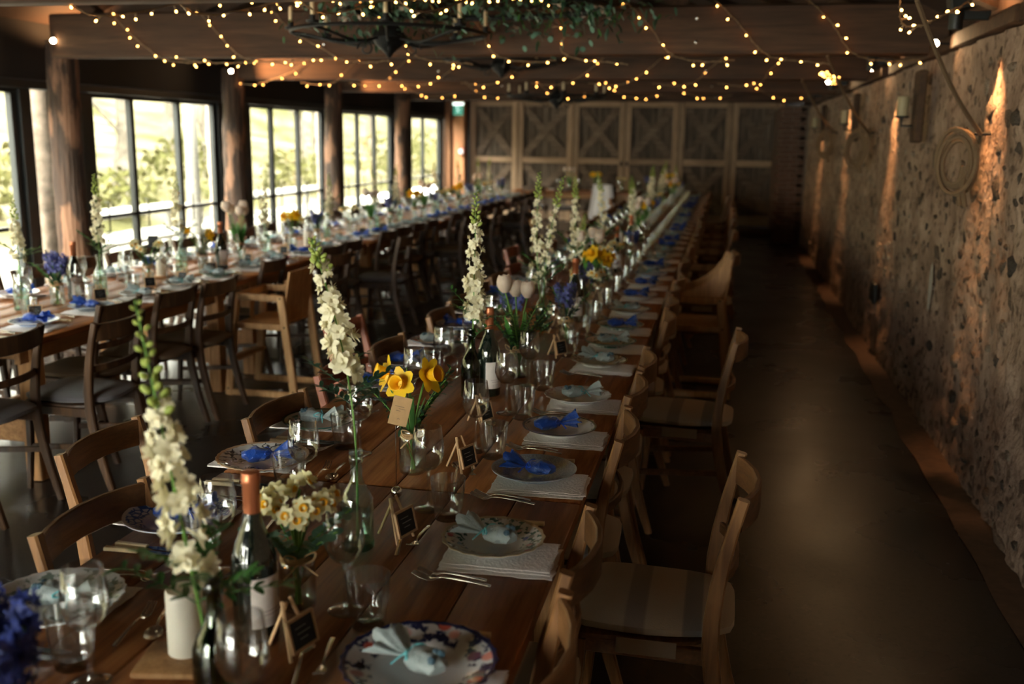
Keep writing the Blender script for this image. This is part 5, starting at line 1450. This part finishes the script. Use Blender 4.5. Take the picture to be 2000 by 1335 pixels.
# ------------------------------------------------------------------ chandeliers
def chandelier(x, y, z, R_, label, garland=False):
    t = thing('chandelier', (x, y, z), .3, label, 'chandelier')
    mb = MB().tube([(R_ * math.cos(a), R_ * math.sin(a), .02) for a in [2 * PI * i / 40 for i in range(41)]], .012, 6); obj('ring', mb, 'iron', t)
    obj('boss', MB().lathe([(.0, -.13), (.014, -.12), (.03, -.095), (.085, -.05), (.11, .0), (.085, .05), (.03, .10), (.012, .13), (.012, 1.3), (.0, 1.3)], 20), 'iron', t)
    n = 8
    for i in range(n):
        a = 2 * PI * i / n; c, s_ = math.cos(a), math.sin(a); F = lambda r, zz: (r * c, r * s_, zz)
        obj('arm', MB().tube(lerp_path([F(.05, 0), F(R_ * .45, -.04), F(R_ * .8, .0), F(R_, .02)], 10), .009, 6), 'iron', t)
        if i % 2 == 0:
            sp = [F(.15 + (.055 - .0032 * k) * math.cos(k * .6) , -.075 + (.055 - .0032 * k) * math.sin(k * .6)) for k in range(15)]
            obj('scroll', MB().tube(sp, .006, 5), 'iron', t)
        cp = obj('candle_cup', MB().lathe([(.0, .03), (.035, .035), (.04, .05), (.018, .05), (.018, .08), (.0, .08)], 12, c=F(R_, 0)), 'iron', t)
        obj('candle', MB().lathe([(.0, .07), (.0125, .07), (.0125, .17), (.004, .176), (.0, .176)], 10, c=F(R_, 0)), 'bone', cp)
    obj('chain', MB().tube([(0, 0, 1.25), (0, 0, ridge_z - z)], .008, 5), 'iron', t)
    return t
chandelier(-2.18, 6.35, 2.37, .62, 'large wrought-iron chandelier with scrolls beneath the greenery')
chandelier(-2.25, 9.95, 2.45, .55, 'middle wrought-iron chandelier between the beams')
chandelier(-2.22, 13.05, 2.24, .62, 'farthest wrought-iron chandelier with candles near the doors')
# hanging greenery around the nearest chandelier
t = thing('greenery_garland', (-1.62, 6.35, 2.50), 0, 'hanging garland of eucalyptus and dark leaves round the nearest chandelier', 'garland')
for nm, mat, n, sd, sz in (('dark_leaves', 'leaf_d', 520, 1, .055), ('grey_leaves', 'euca', 330, 2, .04), ('green_leaves', 'leaf', 240, 3, .045)):
    rn = random.Random(sd); mb = MB()
    for i in range(n):
        a = rn.uniform(0, 2 * PI); r = rn.gauss(.62, .14); x = r * math.cos(a) * 1.35; yy = r * math.sin(a); zz = .05 - abs(rn.gauss(0, .09)) + (.10 if rn.random() < .5 else 0)
        d = Vector((rn.uniform(-1, 1), rn.uniform(-1, 1), rn.uniform(-1.2, .2))); (petal(mb, (x, yy, zz), d, (0, 0, 1), sz, sz * .9, -.1, 4) if nm == 'grey_leaves' else leaf_add(mb, (x, yy, zz), d, sz * rn.uniform(.7, 1.3), sz * .35))
    o = obj(nm, mb, mat, t, smooth=180); o['kind'] = 'stuff'
mb = MB().tube([(.62 * 1.35 * math.cos(a), .62 * math.sin(a), .05) for a in [2 * PI * i / 40 for i in range(41)]], .02, 6)
for a in (0, 2.1, 4.2): mb.tube([(.62 * 1.35 * math.cos(a), .62 * math.sin(a), .05), (.2 * math.cos(a), .1 * math.sin(a), .95)], .003, 4)
obj('hoop', mb, 'iron', t)
rn = random.Random(9); mb = MB()
for i in range(26):
    a = rn.uniform(0, 2 * PI); c = Vector((.84 * math.cos(a), .62 * math.sin(a), rn.uniform(-.03, .12)))
    for j in range(5): petal(mb, c, (rn.uniform(-1, 1), rn.uniform(-1, 1), rn.uniform(-.6, .3)), (0, 0, 1), .035, .03, .1, 4)
o = obj('white_blossoms', mb, 'tulip', t, smooth=180); o['kind'] = 'stuff'

# ------------------------------------------------------------------ fairy lights
bulb_me = MB().ball((0, 0, 0), .0062, 8, 6, (1, 1, 1.3)).mesh('bulb'); bulb_me.materials.append(M['bulb'])
cap_me = MB().tube([(0, 0, .008), (0, 0, .034)], .0045, 6).mesh('cap'); cap_me.materials.append(M['wire'])
rf_ = random.Random(31)
def fairy(pts, label, group='fairy light strings under the beams', step=.145):
    P = lerp_path(pts, 40); t = thing('fairy_light_string', P[0], 0, label, 'fairy lights', group)
    L = [Vector(p) - Vector(P[0]) for p in P]
    obj('wire', MB().tube(L, .0028, 5).tube([p + Vector((.006 * math.sin(i * 1.7), .004, .006 * math.cos(i * 1.7))) for i, p in enumerate(L)], .0022, 4), 'wire', t)
    d = 0; nxt = .05
    for a, b in zip(L[:-1], L[1:]):
        seg = (b - a).length
        while d + seg > nxt:
            p = a.lerp(b, (nxt - d) / seg)
            th = rf_.uniform(0, 2 * PI); off = Vector((math.cos(th) * .8, math.sin(th) * .5, rf_.uniform(-1, .15))).normalized()
            o = bpy.data.objects.new('bulb', bulb_me); col.objects.link(o); o.parent = t; o.location = p + off * .036; o.rotation_mode = 'QUATERNION'; o.rotation_quaternion = (-off).to_track_quat('Z', 'Y')
            o2 = bpy.data.objects.new('cap', cap_me); col.objects.link(o2); o2.parent = o
            nxt += step * rf_.uniform(.7, 1.35)
        d += seg
XS1 = [(-4.80, -4.40), (-4.05, -3.70), (-3.43, -2.95), (-2.60, -2.30), (-1.96, -1.68), (-1.33, -1.16), (-.73, -.42), (-.11, .22), (.50, .80)]
for i, (a, b) in enumerate(XS1):
    fairy([(a - .05, 7.40, 2.70), (a, 7.33, 2.66), (a + .14, 7.31, 2.52), (b - .06, 7.30, 2.37), (b + .06, 7.31, 2.305), (b + .26, 7.34, 2.285), (b + .42, 7.35, 2.30 - .03 * (i % 2))],
          'warm fairy light string draped over the first clear beam, %s from the windows' % ORD[i], step=.12)
XS2 = [(-4.50, -5.10), (-3.90, -4.30), (-3.35, -3.75), (-2.75, -3.20), (-2.05, -2.50), (-1.29, -1.75), (-.70, -1.15), (-.10, -.50), (.50, .15)]
for i, (a, b) in enumerate(XS2):
    fairy([(a + .08, 10.50, 2.68), (a, 10.42, 2.56), (a - .16, 10.41, 2.42), (b + .12, 10.41, 2.31), (b - .08, 10.43, 2.275), (b - .30, 10.45, 2.30)], 'warm fairy light string over the second clear beam, %s from the windows' % ORD[i], step=.15)
for i, x in enumerate((-4.5, -3.6, -2.6, -1.7, -.8, .2)):
    fairy([(x, 13.48, 2.52), (x + .2, 13.47, 2.34), (x + .5, 13.48, 2.27), (x + .8, 13.5, 2.31)], 'warm fairy light string on the third beam, %s from the windows' % ORD[i], step=.17)
fairy([(-4.3, 7.3, 2.32), (-3.9, 7.28, 2.28), (-3.4, 7.28, 2.29), (-2.9, 7.3, 2.31)], 'warm fairy light string running along the beam edge near the windows')
for i, (x, q) in enumerate(((-3.1, .1), (-2.55, .1), (-1.95, 0), (-1.5, 0))):
    fairy([(x, 4.32, 2.50), (x + .04, 4.31, 2.36), (x + .12, 4.5, 2.30), (x + .2, 5.3, 2.47), (x + .3, 6.4, 2.62)], 'warm fairy light string hung under the nearest beam, %s from the windows' % ORD[i])
fairy([(.66, 4.6, 2.34), (.70, 4.75, 2.26), (.78, 4.8, 2.25), (.90, 4.9, 2.31), (1.05, 5.1, 2.40)], 'warm fairy light tangle beside the rope near the stone wall', step=.05)
fairy([(.84, 10.44, 2.42), (.86, 10.0, 2.36), (.93, 10.1, 2.30), (.99, 10.15, 2.32), (.94, 10.12, 2.35), (.90, 10.1, 2.31), (.97, 10.1, 2.28)], 'small bright knot of fairy lights by the third wall lamp', step=.03)

# ------------------------------------------------------------------ spot lamps, their light, ropes, wall candles
def spot(name, loc, target, power, size, blend=.5, color=(1, .50, .20), radius=.03):
    d = bpy.data.lights.new(name, 'SPOT'); d.energy = power; d.spot_size = R(size); d.spot_blend = blend; d.color = color; d.shadow_soft_size = radius
    o = bpy.data.objects.new(name, d); col.objects.link(o); o.location = loc
    o.rotation_euler = (Vector(target) - Vector(loc)).to_track_quat('-Z', 'Y').to_euler(); return o
def updown(x, y, z, label, toward, pw=1.0, down=True, scale=1.0):
    t = thing('spotlight', (x, y, z), 0, label, 'spotlight', 'black spotlights'); t.scale = (scale,) * 3
    obj('housing', MB().box((0, 0, .0), (.10, .12, .16), Euler((0, R(-10), 0)).to_matrix(), ch=.01), 'black', t)
    obj('bracket', MB().box((.10 * toward, 0, -.10), (.13, .03, .05), ch=.004), 'black', t)
    obj('lower_can', MB().lathe([(.0, -.17), (.034, -.17), (.036, -.16), (.036, -.07), (.0, -.07)], 16), 'black', t)
    return t
for i, y in enumerate((5.75, 8.95, 12.3, 15.5)):
    updown(1.11, y, 2.50, '%s black spotlight on the wall plate above the stones' % ORD[i], 1)
    spot('wall_wash', (1.13, y - .22, 2.32), (1.29, y - .24, 1.80), 17, 54, 1.0)
    spot('roof_wash', (1.10, y + .16, 2.46), (1.40, y + .20, 2.78), 7, 130, .8)
def bullet(loc, label, face=(0, -1, -.2)):
    t = thing('lamp', loc, 0, label, 'lamp', 'bright bullet lamps')
    q = Vector(face).normalized().to_track_quat('Z', 'Y').to_matrix().to_4x4()
    b = MB().lathe([(.0, -.06), (.02, -.06), (.024, -.05), (.024, .0), (.021, .0)], 14); b.v = [tuple(q @ Vector(v)) for v in b.v]; obj('can', b, 'black', t)
    b = MB().lathe([(.021, -.003), (.012, .004), (.0, .006)], 14); b.v = [tuple(q @ Vector(v)) for v in b.v]; obj('lens', b, 'spot_lens', t)
    e = .10 if loc[0] > 0 else -.09
    obj('bracket', MB().bar((0, .02, 0), (e * 1.2, .04, 0), .012, .012), 'black', t)
for i, (x, y, z) in enumerate(((1.19, 6.7, 2.345), (1.19, 9.55, 2.385), (1.04, 12.0, 2.40))):
    bullet((x, y, z), '%s bright bullet lamp above the stone wall' % ORD[i], (-.1, -1, -.05))
for i, (x, y, z) in enumerate(((-5.36, 7.36, 2.46), (-5.36, 10.33, 2.41))):
    bullet((x, y, z), 'bright bullet lamp on the %s log post' % ORD[i], (.45, -1, 0))
spot('post_wash', (-5.46, 7.90, 2.40), (-5.56, 7.80, 2.80), 7, 130, .8)
spot('post_wash', (-5.1, 9.9, 2.42), (-4.75, 10.45, 2.48), 26, 80, .7)
spot('post_wash', (-5.1, 13.1, 2.40), (-4.75, 13.5, 2.42), 10, 80, .7)

def rope_and_coil(p0, p1, label, seed):
    t = thing('hanging_rope', p0, 0, label, 'rope', 'ropes tied to the stone wall'); rn = random.Random(seed); q = Vector(p1) - Vector(p0)
    obj('line', MB().tube([q * (k / 10) + Vector((0, 0, -.05 * math.sin(PI * k / 10))) for k in range(11)], .011, 6), 'rope', t)
    mb = MB()
    for k in range(5):
        rr = .115 + rn.uniform(-.03, .03); tilt = rn.uniform(-1, 1); cx = rn.uniform(-.03, .04)
        pts = [q + Vector((-.10 - .62 * rr * math.sin(a) + .02 * tilt * math.cos(a), .5 * rr * math.sin(a) + cx + .03 * tilt * math.cos(a), -.14 + rr * 1.25 * math.cos(a))) for a in [2 * PI * i / 22 for i in range(23)]]
        mb.tube(pts, .0115, 6)
    for s_ in (-1, 1): mb.tube([q + Vector((-.06, s_ * .03, -.16)), q + Vector((-.07, s_ * .05, -.26)), q + Vector((-.05, s_ * .06, -.36))], .012, 6)
    obj('coil', mb, 'rope', t)
    obj('hook', MB().tube([q + Vector((.05, 0, 0)), q + Vector((-.04, 0, 0)), q + Vector((-.07, 0, .03))], .008, 6), 'iron', t)
rope_and_coil((.72, 4.55, 2.33), (1.22, 5.45, 1.80), 'thick rope from beam to wall with dark loose coil, nearest the camera', 1)
rope_and_coil((.62, 7.38, 2.33), (1.23, 9.70, 1.83), 'rope from beam to wall with tied coil, middle of three', 2)
rope_and_coil((.66, 10.45, 2.33), (1.23, 12.85, 1.85), 'rope from beam to wall with pale lit coil, farthest of three', 3)
def sconce(y, label):
    t = thing('wall_sconce', (1.22, y, 0), 0, label, 'wall candle', 'candle brackets on the stone wall')
    obj('back_board', MB().box((.0, 0, 1.985), (.055, .17, .47), ch=.01), 'dark_beam', t)
    obj('bracket', MB().tube([(-.03, .0, 1.86), (-.10, -.0, 1.86), (-.10, 0, 1.91)], .008, 6), 'iron', t)
    obj('dish', MB().lathe([(.0, 1.91), (.048, 1.915), (.05, 1.925), (.0, 1.925)], 16, c=(-.10, 0, 0)), 'iron', t)
    obj('candle', MB().lathe([(.0, 1.925), (.038, 1.925), (.038, 2.05), (.03, 2.055), (.0, 2.05)], 20, c=(-.10, 0, 0)), 'aged_wax', t)
for i, y in enumerate((7.25, 10.75, 14.4)): sconce(y, '%s pillar candle bracket on a dark board, stone wall' % ORD[i])
o = obj('wall_vent', MB().box((0, 0, 0), (.04, .22, .17), ch=.008), 'black', loc=(1.245, 8.70, .52)); tag(o, 'small black square vent low on the stone wall', 'vent')
def patch():
    n = 20; vs = [(-.008, 0, 0)]; rn = random.Random(2)
    for i in range(n):
        a = 2 * PI * i / n; r = 1 + .35 * noise.noise(Vector((math.cos(a) * 2, math.sin(a) * 2, 4))); vs.append((0, .055 * r * math.cos(a), .16 * r * math.sin(a)))
    return MB().add(vs, [(0, (i + 1) % n + 1, i + 1) for i in range(n)])
pr = patch(); o = obj('plaster_patch', pr, 'plaster', loc=(XR + wall_off(6.6, .87) - .022, 6.6, .87), smooth=180); tag(o, 'pale irregular plaster patch on the stone wall', 'plaster patch')
# exit sign, fire call point
t = thing('exit_sign', (-5.60, 20.69, 2.30), 0, 'small lit green exit sign on the corner timber', 'sign')
M['sign'] = emit('sign_green', (.10, .45, .30), .12); M['sign_w'] = emit('sign_white', (.8, 1, .9), .45)
obj('case', MB().box((0, 0, .10), (.22, .05, .05), ch=.005), 'sign_w', t); obj('panel', MB().box((0, 0, -.03), (.20, .012, .20)), 'sign', t)
b = MB(); b.ball((-.02, -.009, .035), .014, 8, 5, (1, .2, 1)); b.bar((-.02, -.009, .02), (0, -.009, -.03), .004, .018, up=(0, 1, 0)); b.bar((0, -.009, -.03), (-.035, -.009, -.075), .004, .013, up=(0, 1, 0)); b.bar((0, -.009, -.03), (.03, -.009, -.07), .004, .013, up=(0, 1, 0)); b.bar((.04, -.009, 0), (.075, -.009, 0), .004, .016, up=(0, 1, 0))
obj('pictogram', b, 'sign_w', t, smooth=0)
t = thing('call_point', (-5.52, 20.68, 1.43), 0, 'round white and red alarm sounder on the corner timber', 'alarm')
M['red'] = plain('red_plastic', (.5, .03, .03), .4)
for nm, mm, r, d in (('base', 'red', .075, .0), ('face', 'cloth', .055, -.03)):
    b = MB().lathe([(.0, 0), (r, 0), (r, .035), (.0, .035)], 20); q = Euler((R(90), 0, 0)).to_matrix(); b.v = [tuple(q @ Vector(v) + Vector((0, d, 0))) for v in b.v]; obj(nm, b, mm, t)
